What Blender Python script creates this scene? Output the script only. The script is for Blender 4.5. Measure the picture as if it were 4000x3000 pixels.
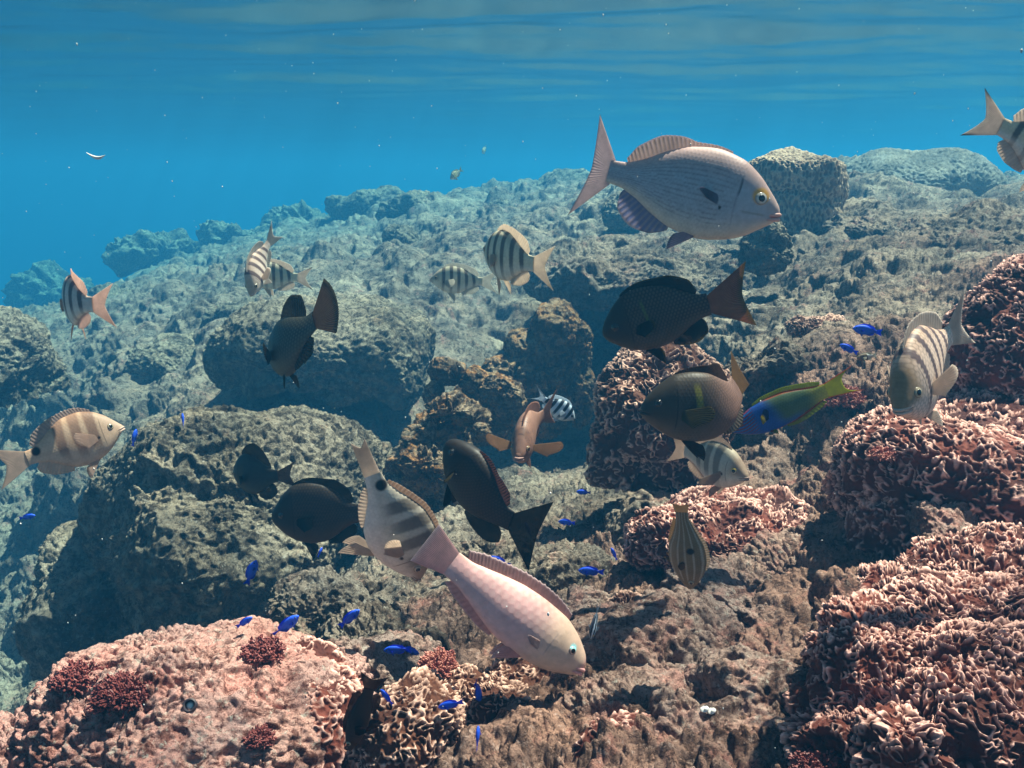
import bpy, bmesh, math, random
import numpy as np
from mathutils import Vector, Matrix

for o in list(bpy.data.objects):
    bpy.data.objects.remove(o)
SC = bpy.context.scene
COL = SC.collection
R = math.radians

# ------------------------------------------------------------------ camera
FPX, CX, CY = 1916.0, 1106.0, 829.5          # focal length and centre for a 2212 x 1659 picture
PITCH = R(13.0)
cam_d = bpy.data.cameras.new('camera')
cam_d.sensor_width = 36.0
cam_d.lens = 36.0 * FPX / 2212.0
cam_d.clip_start = 0.02
cam_d.clip_end = 500.0
cam = bpy.data.objects.new('camera', cam_d)
COL.objects.link(cam)
cam.location = (0, 0, 0)
cam.rotation_euler = (R(90) - PITCH, 0, 0)
SC.camera = cam

# ------------------------------------------------------------------ light and sky
SUN_DIR = Vector((0.36, 0.27, 0.89)).normalized()      # towards the sun
sun_el = math.asin(SUN_DIR.z)
sun_az = math.atan2(SUN_DIR.x, SUN_DIR.y)
w = bpy.data.worlds.new('World')
SC.world = w
w.use_nodes = True
wn = w.node_tree
bg = wn.nodes['Background']
sky = wn.nodes.new('ShaderNodeTexSky')
sky.sky_type = 'NISHITA'
sky.sun_disc = False
sky.sun_elevation = sun_el
sky.sun_rotation = sun_az
wn.links.new(sky.outputs['Color'], bg.inputs['Color'])
bg.inputs['Strength'].default_value = 0.025
sl = bpy.data.lights.new('sun', 'SUN')
sl.energy = 5.0
sl.angle = R(0.6)
sl.color = (1.0, 0.85, 0.70)
sun = bpy.data.objects.new('sun', sl)
COL.objects.link(sun)
sun.rotation_euler = (-SUN_DIR).to_track_quat('-Z', 'Y').to_euler()
sun.location = SUN_DIR * 20

SC.view_settings.view_transform = 'Standard'
SC.view_settings.look = 'None'
SC.view_settings.gamma = 1.0
SC.view_settings.exposure = 1.9
SC.cycles.max_bounces = 6
SC.cycles.diffuse_bounces = 2
SC.cycles.glossy_bounces = 2
SC.cycles.transmission_bounces = 2
SC.cycles.volume_bounces = 1
SC.cycles.transparent_max_bounces = 6
SC.cycles.use_denoising = True
SC.cycles.caustics_reflective = False
SC.cycles.caustics_refractive = False

# ------------------------------------------------------------------ haze: the body of blue water
HAZE_D = 0.128
HAZE_C = (0.016, 0.112, 0.238)
HAZE_A = (0.022, 0.46, 0.60)
HAZE_G = 0.25


def tag(o, label=None, cat=None, group=None, kind=None):
    if label:
        o['label'] = label
    if cat:
        o['category'] = cat
    if group:
        o['group'] = group
    if kind:
        o['kind'] = kind
    return o


def ray(px, py):
    h = (px - CX) / FPX
    v = (CY - py) / FPX
    return np.array((h, math.cos(PITCH) + v * math.sin(PITCH), v * math.cos(PITCH) - math.sin(PITCH)))


def far(px, d):
    """stretches the layout beyond the foreground to its real distance"""
    if d <= 2.4:
        return d
    e = 2.4 + (d - 2.4) * 1.9
    return e * 1.25 if (px < 700 and d > 7) else e


def at(px, py, d):
    """world point seen at picture position px, py at depth d metres"""
    return ray(px, py) * d


# ------------------------------------------------------------------ noise in numpy
rng = np.random.default_rng(7)
PERM = rng.permutation(256).astype(np.int32)
PERM = np.concatenate([PERM, PERM, PERM])
GR = rng.normal(size=(256, 3)).astype(np.float32)
GR /= np.linalg.norm(GR, axis=1)[:, None]
JIT = rng.random((256, 3)).astype(np.float32)


def perlin(P, freq=1.0, seed=0):
    P = (P * freq + seed * 17.31).astype(np.float32)
    I = np.floor(P)
    F = P - I
    I = I.astype(np.int32) & 255
    U = F * F * F * (F * (F * 6 - 15) + 10)
    out = np.zeros(len(P), np.float32)
    for dx in (0, 1):
        wx = U[:, 0] if dx else 1 - U[:, 0]
        a = PERM[(I[:, 0] + dx) & 255]
        for dy in (0, 1):
            wy = U[:, 1] if dy else 1 - U[:, 1]
            b = PERM[a + ((I[:, 1] + dy) & 255)]
            for dz in (0, 1):
                wz = U[:, 2] if dz else 1 - U[:, 2]
                g = GR[PERM[b + ((I[:, 2] + dz) & 255)]]
                out += wx * wy * wz * (g[:, 0] * (F[:, 0] - dx) + g[:, 1] * (F[:, 1] - dy) + g[:, 2] * (F[:, 2] - dz))
    return out * 1.5


def fbm(P, freq, octv=3, seed=0, gain=0.5):
    s = np.zeros(len(P), np.float32)
    a = 1.0
    for i in range(octv):
        s += a * perlin(P, freq * 2.03 ** i, seed + i)
        a *= gain
    return s


def worley(P, freq, seed=0):
    P = (P * freq + seed * 13.7).astype(np.float32)
    I = np.floor(P).astype(np.int32)
    F = P - I
    best = np.full(len(P), 9.0, np.float32)
    for dx in (-1, 0, 1):
        a = PERM[(I[:, 0] + dx) & 255]
        for dy in (-1, 0, 1):
            b = PERM[a + ((I[:, 1] + dy) & 255)]
            for dz in (-1, 0, 1):
                j = JIT[PERM[b + ((I[:, 2] + dz) & 255)]]
                d = (j[:, 0] + dx - F[:, 0]) ** 2 + (j[:, 1] + dy - F[:, 1]) ** 2 + (j[:, 2] + dz - F[:, 2]) ** 2
                np.minimum(best, d, out=best)
    return np.sqrt(best)


def sstep(x, a, b):
    t = np.clip((x - a) / (b - a), 0, 1)
    return t * t * (3 - 2 * t)


# ------------------------------------------------------------------ mesh helpers
def raw_mesh(name, V, F, smooth=True):
    """F is an (n,3) or (n,4) int array, or a list of such arrays"""
    Fs = F if isinstance(F, list) else [F]
    me = bpy.data.meshes.new(name)
    V = np.asarray(V, np.float32)
    me.vertices.add(len(V))
    me.vertices.foreach_set('co', V.ravel())
    loops = np.concatenate([f.ravel() for f in Fs]).astype(np.int32)
    tot = np.concatenate([np.full(len(f), f.shape[1], np.int32) for f in Fs])
    start = np.concatenate([[0], np.cumsum(tot)[:-1]]).astype(np.int32)
    me.loops.add(len(loops))
    me.loops.foreach_set('vertex_index', loops)
    me.polygons.add(len(tot))
    me.polygons.foreach_set('loop_start', start)
    me.polygons.foreach_set('loop_total', tot)
    me.polygons.foreach_set('use_smooth', np.full(len(tot), smooth, bool))
    me.update(calc_edges=True)
    return me


def set_col(me, C, name='col'):
    a = me.attributes.new(name, 'FLOAT_COLOR', 'POINT')
    C = np.asarray(C, np.float32)
    if C.ndim == 1:
        C = np.repeat(C[:, None], 3, 1)
    C4 = np.ones((len(C), 4), np.float32)
    C4[:, :3] = C
    a.data.foreach_set('color', C4.ravel())


def obj(name, me, mat=None, parent=None, loc=(0, 0, 0)):
    o = bpy.data.objects.new(name, me)
    COL.objects.link(o)
    if mat:
        me.materials.append(mat)
    if parent:
        o.parent = parent
    o.location = loc
    return o


def grid_faces(n, m, wrap_m=False):
    """quads for an n x m vertex grid stored row by row"""
    i = np.arange(n - 1)[:, None]
    j = np.arange(m if wrap_m else m - 1)[None, :]
    a = i * m + j
    b = i * m + (j + 1) % m
    return np.stack([a, b, b + m, a + m], -1).reshape(-1, 4)


_ico = {}


def ico(sub):
    if sub not in _ico:
        bm = bmesh.new()
        bmesh.ops.create_icosphere(bm, subdivisions=sub, radius=1.0)
        V = np.array([v.co[:] for v in bm.verts], np.float32)
        F = np.array([[v.index for v in f.verts] for f in bm.faces], np.int32)
        bm.free()
        _ico[sub] = (V, F)
    return _ico[sub]


# ------------------------------------------------------------------ materials
def new_mat(name):
    m = bpy.data.materials.new(name)
    m.use_nodes = True
    nt = m.node_tree
    return m, nt, nt.nodes['Principled BSDF']


def node(nt, typ, **kw):
    n = nt.nodes.new(typ)
    for k, v in kw.items():
        if k in ('scale', 'detail', 'rough', 'dist'):
            n.inputs[{'scale': 'Scale', 'detail': 'Detail', 'rough': 'Roughness', 'dist': 'Distortion'}[k]].default_value = v
        else:
            setattr(n, k, v)
    return n


def ramp(nt, src, stops):
    r = nt.nodes.new('ShaderNodeValToRGB')
    el = r.color_ramp.elements
    while len(el) < len(stops):
        el.new(0.5)
    for e, (p, c) in zip(el, stops):
        e.position = p
        e.color = (c, c, c, 1) if isinstance(c, (int, float)) else (*c, 1)
    nt.links.new(src, r.inputs['Fac'])
    return r.outputs['Color']


def mixc(nt, fac, a, b, blend='MIX'):
    m = nt.nodes.new('ShaderNodeMix')
    m.data_type = 'RGBA'
    m.blend_type = blend
    for s, v in ((0, fac), (6, a), (7, b)):
        if isinstance(v, (int, float)):
            m.inputs[s].default_value = v
        elif isinstance(v, tuple):
            m.inputs[s].default_value = (*v, 1)
        else:
            nt.links.new(v, m.inputs[s])
    return m.outputs[2]


def rock_mat(name, tan, grey, turf, pink, speck=0.6, pinkamt=0.5, turfamt=0.5, sand=0.6, zone=False, side_shade=0.9):
    m, nt, p = new_mat(name)
    tc = nt.nodes.new('ShaderNodeNewGeometry').outputs['Position']
    L = nt.links.new

    def nz(scale, detail=4, rough=0.6, dist=0.0):
        n = node(nt, 'ShaderNodeTexNoise', scale=scale, detail=detail, rough=rough, dist=dist)
        L(tc, n.inputs['Vector'])
        return n.outputs['Fac']
    c = mixc(nt, ramp(nt, nz(4, 6, 0.65), [(0.40, 0.0), (0.60, 1.0)]), tan, grey)
    c = mixc(nt, ramp(nt, nz(1.3, 5, 0.6, 0.3), [(0.50, 0.0), (0.60, sand)]), c, (0.58, 0.47, 0.36))
    c = mixc(nt, ramp(nt, nz(2.6, 7, 0.7, 0.5), [(0.55, 0.0), (0.64, 0.75 * (sand > 0))]), c, turf)
    c = mixc(nt, ramp(nt, nz(10, 7, 0.72, 0.6), [(0.62 - 0.2 * pinkamt, 0.0), (0.74 - 0.2 * pinkamt, 1.0)]), c, pink)
    c = mixc(nt, ramp(nt, nz(22, 8, 0.75, 0.5), [(0.56 - 0.12 * turfamt, 0.0), (0.66 - 0.12 * turfamt, 0.9)]), c, turf)
    c = mixc(nt, ramp(nt, nz(85, 5, 0.75, 0.4), [(0.56, 0.0), (0.63, speck)]), c, (0.66, 0.60, 0.52))
    c = mixc(nt, ramp(nt, nz(55, 6, 0.8, 0.8), [(0.535, 0.0), (0.60, 0.85)]), c, turf)
    c = mixc(nt, ramp(nt, nz(210, 3, 0.7), [(0.56, 0.0), (0.64, 0.7)]), c, turf)
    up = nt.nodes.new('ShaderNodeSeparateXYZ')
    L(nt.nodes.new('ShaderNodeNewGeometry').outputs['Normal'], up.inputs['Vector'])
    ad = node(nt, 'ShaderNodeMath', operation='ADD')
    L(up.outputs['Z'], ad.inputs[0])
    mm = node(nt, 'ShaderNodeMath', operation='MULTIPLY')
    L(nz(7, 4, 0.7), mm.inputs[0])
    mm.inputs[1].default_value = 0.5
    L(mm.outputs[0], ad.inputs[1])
    side = ramp(nt, ad.outputs[0], [(0.45, side_shade), (0.95, 0.0)])
    c = mixc(nt, side, c, mixc(nt, ramp(nt, nz(34, 5, 0.75), [(0.40, 0.15), (0.62, 1.0)]), c, turf))  # steep faces darkened to imitate shade, in patchy turf colour
    if zone:
        za = node(nt, 'ShaderNodeAttribute', attribute_name='zone')
        c = mixc(nt, ramp(nt, za.outputs['Fac'], [(0.0, 0.0), (1.0, 1.0)]), c, mixc(nt, 1.0, c, (1.10, 0.86, 0.86), 'MULTIPLY'))
    L(c, p.inputs['Base Color'])
    p.inputs['Roughness'].default_value = 0.9
    p.inputs['Specular IOR Level'].default_value = 0.15
    b1 = nt.nodes.new('ShaderNodeBump')
    b1.inputs['Strength'].default_value = 1.0
    b1.inputs['Distance'].default_value = 0.022
    L(nz(60, 8, 0.75, 0.3), b1.inputs['Height'])
    b2 = nt.nodes.new('ShaderNodeBump')
    b2.inputs['Strength'].default_value = 0.9
    b2.inputs['Distance'].default_value = 0.007
    L(nz(240, 4, 0.7), b2.inputs['Height'])
    L(b1.outputs['Normal'], b2.inputs['Normal'])
    L(b2.outputs['Normal'], p.inputs['Normal'])
    return m


def coral_mat(name, base, tip, patch):
    m, nt, p = new_mat(name)
    L = nt.links.new
    tc = nt.nodes.new('ShaderNodeNewGeometry').outputs['Position']
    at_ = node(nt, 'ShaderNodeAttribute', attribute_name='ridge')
    n1 = node(nt, 'ShaderNodeTexNoise', scale=14, detail=4)
    L(tc, n1.inputs['Vector'])
    n2 = node(nt, 'ShaderNodeTexNoise', scale=160, detail=3)
    L(tc, n2.inputs['Vector'])
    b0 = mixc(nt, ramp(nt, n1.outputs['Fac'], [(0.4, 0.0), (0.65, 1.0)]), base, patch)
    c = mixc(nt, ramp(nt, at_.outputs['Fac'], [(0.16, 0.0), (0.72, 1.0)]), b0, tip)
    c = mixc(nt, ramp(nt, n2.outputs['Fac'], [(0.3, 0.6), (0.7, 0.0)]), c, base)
    L(c, p.inputs['Base Color'])
    p.inputs['Roughness'].default_value = 0.8
    p.inputs['Specular IOR Level'].default_value = 0.2
    bp = nt.nodes.new('ShaderNodeBump')
    bp.inputs['Strength'].default_value = 0.6
    bp.inputs['Distance'].default_value = 0.003
    L(n2.outputs['Fac'], bp.inputs['Height'])
    L(bp.outputs['Normal'], p.inputs['Normal'])
    return m


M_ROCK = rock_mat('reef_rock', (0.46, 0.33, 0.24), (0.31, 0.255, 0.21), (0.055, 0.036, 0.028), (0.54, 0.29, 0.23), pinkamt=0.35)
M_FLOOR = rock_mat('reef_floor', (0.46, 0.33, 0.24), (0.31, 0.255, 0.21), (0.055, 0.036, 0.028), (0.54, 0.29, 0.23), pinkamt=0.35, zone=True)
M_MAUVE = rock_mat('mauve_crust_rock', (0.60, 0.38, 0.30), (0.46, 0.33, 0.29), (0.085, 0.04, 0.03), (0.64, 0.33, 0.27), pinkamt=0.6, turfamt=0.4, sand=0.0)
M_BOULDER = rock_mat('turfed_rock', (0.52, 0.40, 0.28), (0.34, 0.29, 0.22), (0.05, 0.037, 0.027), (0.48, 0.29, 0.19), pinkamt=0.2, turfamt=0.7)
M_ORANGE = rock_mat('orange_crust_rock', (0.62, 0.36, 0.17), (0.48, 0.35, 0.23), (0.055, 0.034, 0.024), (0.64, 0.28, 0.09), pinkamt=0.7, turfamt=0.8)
M_PINKROCK = rock_mat('pink_crust_rock', (0.82, 0.45, 0.37), (0.66, 0.40, 0.36), (0.13, 0.04, 0.03), (0.80, 0.37, 0.31), pinkamt=0.7, turfamt=0.22, speck=0.8, sand=0.0, side_shade=0.5)
M_PALE = rock_mat('pale_dome_rock', (0.56, 0.50, 0.41), (0.44, 0.42, 0.38), (0.20, 0.17, 0.14), (0.50, 0.42, 0.34), pinkamt=0.2, turfamt=0.1, sand=0.0, side_shade=0.2)
M_CORAL = coral_mat('leaf_coral', (0.055, 0.012, 0.008), (0.94, 0.54, 0.45), (0.20, 0.05, 0.032))  # near black base paints shade into the gaps; pale tips are the coral's own
M_CORALB = coral_mat('brown_leaf_coral', (0.060, 0.018, 0.010), (0.86, 0.53, 0.41), (0.14, 0.048, 0.024))  # base darkened likewise for shaded gaps between ridges
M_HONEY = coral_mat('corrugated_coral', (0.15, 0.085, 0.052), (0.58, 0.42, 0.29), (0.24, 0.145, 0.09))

# ------------------------------------------------------------------ reef floor (one sheet)
CTRL = [  # px, py, depth
    (-250, 720, 5.0), (-250, 1000, 4.6), (-250, 1500, 3.6), (-250, 770, 7.5),
    (0, 1640, 2.9), (100, 1450, 3.4), (0, 1250, 3.9), (0, 1000, 4.5), (40, 740, 5.5), (100, 700, 7.5),
    (300, 1330, 3.2), (250, 1000, 3.7), (250, 800, 4.4), (280, 640, 6.0), (330, 585, 8.0),
    (500, 1400, 2.7), (500, 1150, 2.9), (500, 800, 4.0), (520, 620, 5.3), (540, 510, 8.0),
    (700, 1330, 2.1), (700, 1560, 1.5), (720, 470, 8.5),
    (850, 420, 9.5), (850, 550, 5.5), (850, 690, 4.1), (850, 1120, 3.1), (850, 1270, 2.0), (850, 1450, 1.5), (850, 1659, 1.2),
    (1100, 410, 10.0), (1100, 470, 6.2), (1100, 560, 4.6), (1130, 900, 3.9), (1100, 1050, 2.9), (1100, 1210, 2.15), (1100, 1450, 1.45), (1100, 1659, 1.12),
    (1400, 390, 9.0), (1400, 500, 4.6), (1250, 690, 4.25), (1420, 720, 4.2), (1250, 880, 3.9), (1420, 900, 3.7), (1320, 1000, 3.05), (1300, 1080, 2.65), (1300, 1230, 2.0), (1380, 1450, 1.38), (1400, 1659, 1.08),
    (1620, 640, 3.3), (1600, 470, 4.4), (1560, 1000, 2.4), (1560, 1300, 1.6), (1600, 1500, 1.25), (1600, 1659, 1.05),
    (1780, 500, 3.5), (1780, 640, 2.9), (1760, 760, 2.5), (1760, 880, 2.2), (1740, 1030, 1.95), (1720, 1250, 1.5), (1750, 1480, 1.18), (1780, 1700, 0.98),
    (2100, 420, 4.8), (2000, 500, 3.5), (2000, 620, 2.7), (2000, 800, 2.1), (2080, 980, 1.75), (2080, 1200, 1.4), (2080, 1450, 1.1), (2080, 1720, 0.9),
    (2500, 400, 4.6), (2500, 600, 2.4), (2500, 900, 1.6), (2500, 1300, 1.1), (2500, 1700, 0.8),
]
pts = []
for px, py, d in CTRL:
    py += (8 if px < 700 else 16) if (d > 7.4 and px < 1300) else 0
    d = far(px, d)
    q = at(px, py, d)
    pts.append((q[0] / q[1], math.log(q[1]), q[2]))
for u, y, z in [(-0.95, 28, -5.5), (-0.5, 29, -5.0), (-0.2, 29, -3.6), (0.05, 28, -2.2), (0.3, 27, -1.9), (0.6, 18, -0.8), (0.95, 14, -0.4),
                (-0.95, 42, -6.5), (-0.3, 42, -6), (0.3, 42, -4.5), (0.95, 42, -3), (-0.95, 1.2, -1.5), (-0.95, 2.5, -1.5), (0.95, 1.0, -0.5), (0.95, 2.5, -0.3),
                (-0.6, 0.7, -0.95), (-0.2, 0.7, -0.72), (0.2, 0.7, -0.66), (0.6, 0.7, -0.60), (-0.95, 0.5, -1.1), (0.95, 0.5, -0.55), (0, 0.45, -0.72)]:
    pts.append((u, math.log(y), z))
pts = np.array(pts)


def tps(A, B):
    d2 = ((A[:, None, :] - B[None, :, :]) ** 2).sum(-1)
    return 0.5 * d2 * np.log(d2 + 1e-12)


_S = np.array((1.6, 1.0))
_A = pts[:, :2] * _S
_n = len(_A)
_M = np.zeros((_n + 3, _n + 3))
_M[:_n, :_n] = tps(_A, _A) + np.eye(_n) * 0.004
_M[:_n, _n:] = np.c_[np.ones(_n), _A]
_M[_n:, :_n] = _M[:_n, _n:].T
_w = np.linalg.solve(_M, np.r_[pts[:, 2], 0, 0, 0])


def floor_z(u, ly):
    Q = np.c_[u, ly] * _S
    out = np.empty(len(Q))
    for k in range(0, len(Q), 100000):
        q = Q[k:k + 100000]
        out[k:k + 100000] = tps(q, _A) @ _w[:_n] + np.c_[np.ones(len(q)), q] @ _w[_n:]
    return np.clip(out, -7.5, 0.45)


def rock_disp(P, k=1.0, seed=0, fine=1.0):
    W = P + 0.05 * np.stack([perlin(P, 4, 40 + seed), perlin(P, 4, 41 + seed), perlin(P, 4, 42 + seed)], 1)
    W = W * np.array((1, 1, 1.5), np.float32)
    big = fbm(W, 1.5, 2, 1 + seed)
    msk = sstep(perlin(W, 2.4, 21 + seed) + 0.4 * perlin(W, 7, 22 + seed), -0.25, 0.35)
    d = 0.085 * big
    d += 0.060 * (0.28 - np.abs(perlin(W, 3.7, 5 + seed)))
    d += msk * 0.040 * (0.28 - np.abs(perlin(W, 10.0, 6 + seed)))
    lump = worley(W, 14.0, 3 + seed)
    d += (0.15 + 0.85 * msk) * 0.026 * (0.55 - lump)
    d -= 0.040 * sstep(perlin(W, 7.5, 11 + seed), 0.28, 0.52)
    d2 = 0.017 * (0.28 - np.abs(perlin(P, 26.0, 7 + seed)))
    lump2 = worley(P, 44.0, 8 + seed)
    rough = 0.35 + 0.65 * sstep(perlin(P, 5.5, 23 + seed), -0.3, 0.25)
    d2 += rough * 0.016 * (0.55 - lump2)
    d2 -= 0.013 * sstep(perlin(P, 38.0, 12 + seed), 0.22, 0.45)
    d2 += rough * 0.010 * (0.28 - np.abs(perlin(P, 80.0, 9 + seed)))
    d2 += rough * 0.005 * perlin(P, 170.0, 10 + seed)
    return (d * k + d2 * fine).astype(np.float32)


NU, NY = 1420, 1320
us = np.concatenate([np.linspace(-2.2, -0.66, 160)[:-1], np.linspace(-0.66, 0.66, NU - 318), np.linspace(0.66, 2.2, 160)[1:]])
ly = np.linspace(math.log(0.40), math.log(42), NY)
gU, gL = np.meshgrid(us, ly)
zz = floor_z(np.clip(gU.ravel(), -1.0, 1.0), gL.ravel())
gy = np.exp(gL).ravel()
V = np.stack([gU.ravel() * gy, gy, zz], 1)
G = V.reshape(NY, NU, 3)
tu = np.gradient(G, axis=1)
tv = np.gradient(G, axis=0)
nrm = np.cross(tu, tv)
nrm /= np.linalg.norm(nrm, axis=2)[:, :, None]
Vf = V.astype(np.float32)
disp = rock_disp(Vf, np.clip(0.6 + 0.10 * gy, 0.7, 1.5), 0, np.clip(np.minimum(3.4 / gy, 0.42 + 0.22 * gy), 0.25, 1.0))
# scattered half-buried stones and knolls
for fq, am, sd in ((1.3, 0.12, 51), (2.9, 0.06, 52), (6.0, 0.03, 53)):
    f1 = worley(Vf + 0.06 * np.stack([perlin(Vf, 5, 54), perlin(Vf, 5, 55), perlin(Vf, 5, 56)], 1), fq, sd)
    disp += am * np.sqrt(np.clip(1 - (f1 / 0.42) ** 2, 0, 1)) * sstep(perlin(Vf, fq * 0.45, sd), -0.15, 0.1) * np.clip(0.3 + 0.12 * gy, 0.35, 1.0)
zone = sstep(2.4 - gy + 0.8 * V[:, 0] + 0.7 * perlin(Vf, 2.2, 90), 0.0, 1.2)
f1 = worley(Vf + 0.006 * np.stack([perlin(Vf, 60, 91), perlin(Vf, 60, 92), perlin(Vf, 60, 93)], 1), 70.0, 94)
disp += zone * 0.010 * (np.sqrt(np.clip(1 - (f1 / 0.62) ** 2, 0, 1)) - 0.4) * (0.3 + sstep(perlin(Vf, 8, 95), -0.3, 0.3)) - zone * 0.014 * sstep(perlin(Vf, 19, 96), 0.28, 0.46)
V = V + nrm.reshape(-1, 3) * disp[:, None]
me = raw_mesh('seabed', V, grid_faces(NY, NU))
set_col(me, zone, 'zone')
seabed = obj('seabed', me, M_FLOOR)
tag(seabed, kind='structure')


# ------------------------------------------------------------------ boulders and coral heads
def lumps_mesh(name, parts, loc, sub, k, seed, style='rock', rot=(0, 0, 0), amp=0.012, freq=42.0, gap=0.2, flat=0.0, terrace=0.0, tfreq=9.0):
    """parts: list of (dx,dy,dz, rx,ry,rz); one displaced blob each, joined in one mesh"""
    allV, allF, allR = [], [], []
    base = 0
    Rm = np.array(Matrix.Rotation(rot[2], 3, 'Z') @ Matrix.Rotation(rot[1], 3, 'Y') @ Matrix.Rotation(rot[0], 3, 'X'))
    for i, (dx, dy, dz, rx, ry, rz) in enumerate(parts):
        subi = sub if not isinstance(sub, (list, tuple)) else sub[i]
        D, F = ico(subi)
        rad = np.array((rx, ry, rz), np.float32)
        E = D.copy()
        if flat > 0:                      # boxier, flatter top
            E[:, 2] = np.sign(E[:, 2]) * np.abs(E[:, 2]) ** (1 - 0.45 * flat)
            h = np.sqrt(np.maximum(1 - np.abs(E[:, 2]) ** (2 + 3 * flat), 0))
            r = np.hypot(D[:, 0], D[:, 1]) + 1e-6
            E[:, 0] = D[:, 0] / r * h
            E[:, 1] = D[:, 1] / r * h
        P = E * rad
        N = D / rad
        N /= np.linalg.norm(N, axis=1)[:, None]
        P = P @ Rm.T
        N = N @ Rm.T
        P = P + np.array((dx, dy, dz), np.float32)
        W = (P + np.array(loc)).astype(np.float32)
        s = float(min(rx, ry, rz))
        low = 0.35 * s * fbm(W, 0.55 / s, 2, 20 + seed + i)
        P = P + N * low[:, None]
        W = (P + np.array(loc)).astype(np.float32)
        ridge = np.zeros(len(P), np.float32)
        if terrace > 0:
            tt = (W[:, 2] + 0.05 * perlin(W, 7, 60 + seed)) * tfreq
            tt = tt - np.floor(tt)
            saw = np.where(tt < 0.8, tt / 0.8, (1 - tt) / 0.2)
            hz = N.copy()
            hz[:, 2] *= 0.3
            P = P + hz * (terrace * (saw - 0.5) * (0.5 + sstep(fbm(W, 9, 2, 61 + seed), -0.4, 0.4)))[:, None]
            W = (P + np.array(loc)).astype(np.float32)
        if style == 'rock':
            P = P + N * rock_disp(W, k, seed, 1.0 if k > 0.5 else 0.8)[:, None]
        else:
            mid = 0.5 * rock_disp(W, k, seed, 0.5)
            if style == 'leaf':
                Wp = W + 0.006 * np.stack([perlin(W, 45, 70 + seed), perlin(W, 45, 71 + seed), perlin(W, 45, 72 + seed)], 1)
                f1 = perlin(Wp, freq, 30 + seed)
                r1 = np.exp(-(f1 / 0.16) ** 2)
                f2 = perlin(Wp, freq * 0.8, 31 + seed)
                r2 = np.exp(-(f2 / 0.13) ** 2)
                cut1 = sstep(perlin(W, freq * 0.55, 32 + seed), -0.25, 0.05)
                cut2 = sstep(perlin(W, freq * 0.5, 33 + seed), 0.0, 0.25)
                bead = 0.38 + 0.62 * np.sqrt(np.clip(1 - (worley(Wp, freq * 0.80, 39 + seed) / 0.66) ** 2, 0, 1))
                ridge = np.maximum(r1 * (0.15 + 0.85 * cut1), r2 * cut2) * bead
                hole = sstep(perlin(W, 13, 34 + seed), 0.48 - gap * 0.3, 0.66 - gap * 0.3)
                ridge *= 1 - 0.75 * hole
                dsp = amp * (ridge ** 0.7 * (0.8 + 0.6 * perlin(W, 26, 35 + seed)) - 0.4) - 1.1 * amp * hole * (0.5 + 0.8 * perlin(W, 60, 36 + seed))
            elif style == 'nubs':
                Wp = W + 0.009 * np.stack([perlin(W, 50, 70 + seed), perlin(W, 50, 71 + seed), perlin(W, 50, 72 + seed)], 1)
                f1 = worley(Wp * np.array((1, 1, 0.8), np.float32), freq, 30 + seed)
                ridge = np.sqrt(np.clip(1 - (f1 / 0.60) ** 2, 0, 1)) * (0.65 + 0.5 * sstep(perlin(W, freq * 0.6, 37 + seed), -0.4, 0.3))
                hole = sstep(perlin(W, 12, 34 + seed), 0.32 - gap * 0.3, 0.55 - gap * 0.3)
                ridge *= 1 - 0.8 * hole
                dsp = amp * (ridge - 0.4) - amp * hole
            elif style == 'crust':
                mid = 2.0 * mid
                Wp = W + 0.007 * np.stack([perlin(W, 60, 70 + seed), perlin(W, 60, 71 + seed), perlin(W, 60, 72 + seed)], 1)
                f1 = worley(Wp, freq, 30 + seed)
                ridge = np.sqrt(np.clip(1 - (f1 / 0.62) ** 2, 0, 1))
                hole = sstep(perlin(W, 24, 34 + seed), 0.30, 0.48)
                dsp = amp * (ridge - 0.4) * (0.3 + sstep(perlin(W, 9, 38 + seed), -0.3, 0.3)) - 0.012 * hole
            else:                          # honeycomb / corrugated
                Wp = W * np.array((1, 1, 0.55), np.float32)
                f1 = worley(Wp, freq, 30 + seed)
                ridge = sstep(f1, 0.30, 0.80)
                dsp = amp * (ridge - 0.4)
            P = P + N * (mid + dsp)[:, None]
        if subi >= 7:
            keep = D[:, 2] > -0.45
            F = F[keep[F].all(1)]
            used = np.zeros(len(P), bool)
            used[F.ravel()] = True
            idx = np.cumsum(used) - 1
            F = idx[F].astype(np.int32)
            P = P[used]
            ridge = ridge[used]
        allV.append(P)
        allF.append(F + base)
        allR.append(ridge)
        base += len(P)
    me = raw_mesh(name, np.concatenate(allV), np.concatenate(allF))
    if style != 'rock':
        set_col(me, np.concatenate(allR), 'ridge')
    return me


SEED = [0]


def boulder(name, label, cat, px, py, d, parts, mat, sub=6, k=1.0, group=None, **kw):
    """px,py,d place the centre; parts are offsets and radii in metres, or one (rx,ry,rz)"""
    SEED[0] += 3
    if isinstance(parts[0], (int, float)):
        parts = [(0, 0, 0, *parts)]
    d2 = far(px, d)
    parts = [tuple(v * d2 / d for v in q) for q in parts]
    k *= (d2 / d) ** 0.5
    d = d2
    loc = at(px, py, d)
    me = lumps_mesh(name, parts, loc, sub, k, SEED[0], **kw)
    o = obj(name, me, mat, loc=tuple(loc))
    return tag(o, label, cat, group)


def pxm(d):
    return d / FPX


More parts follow.
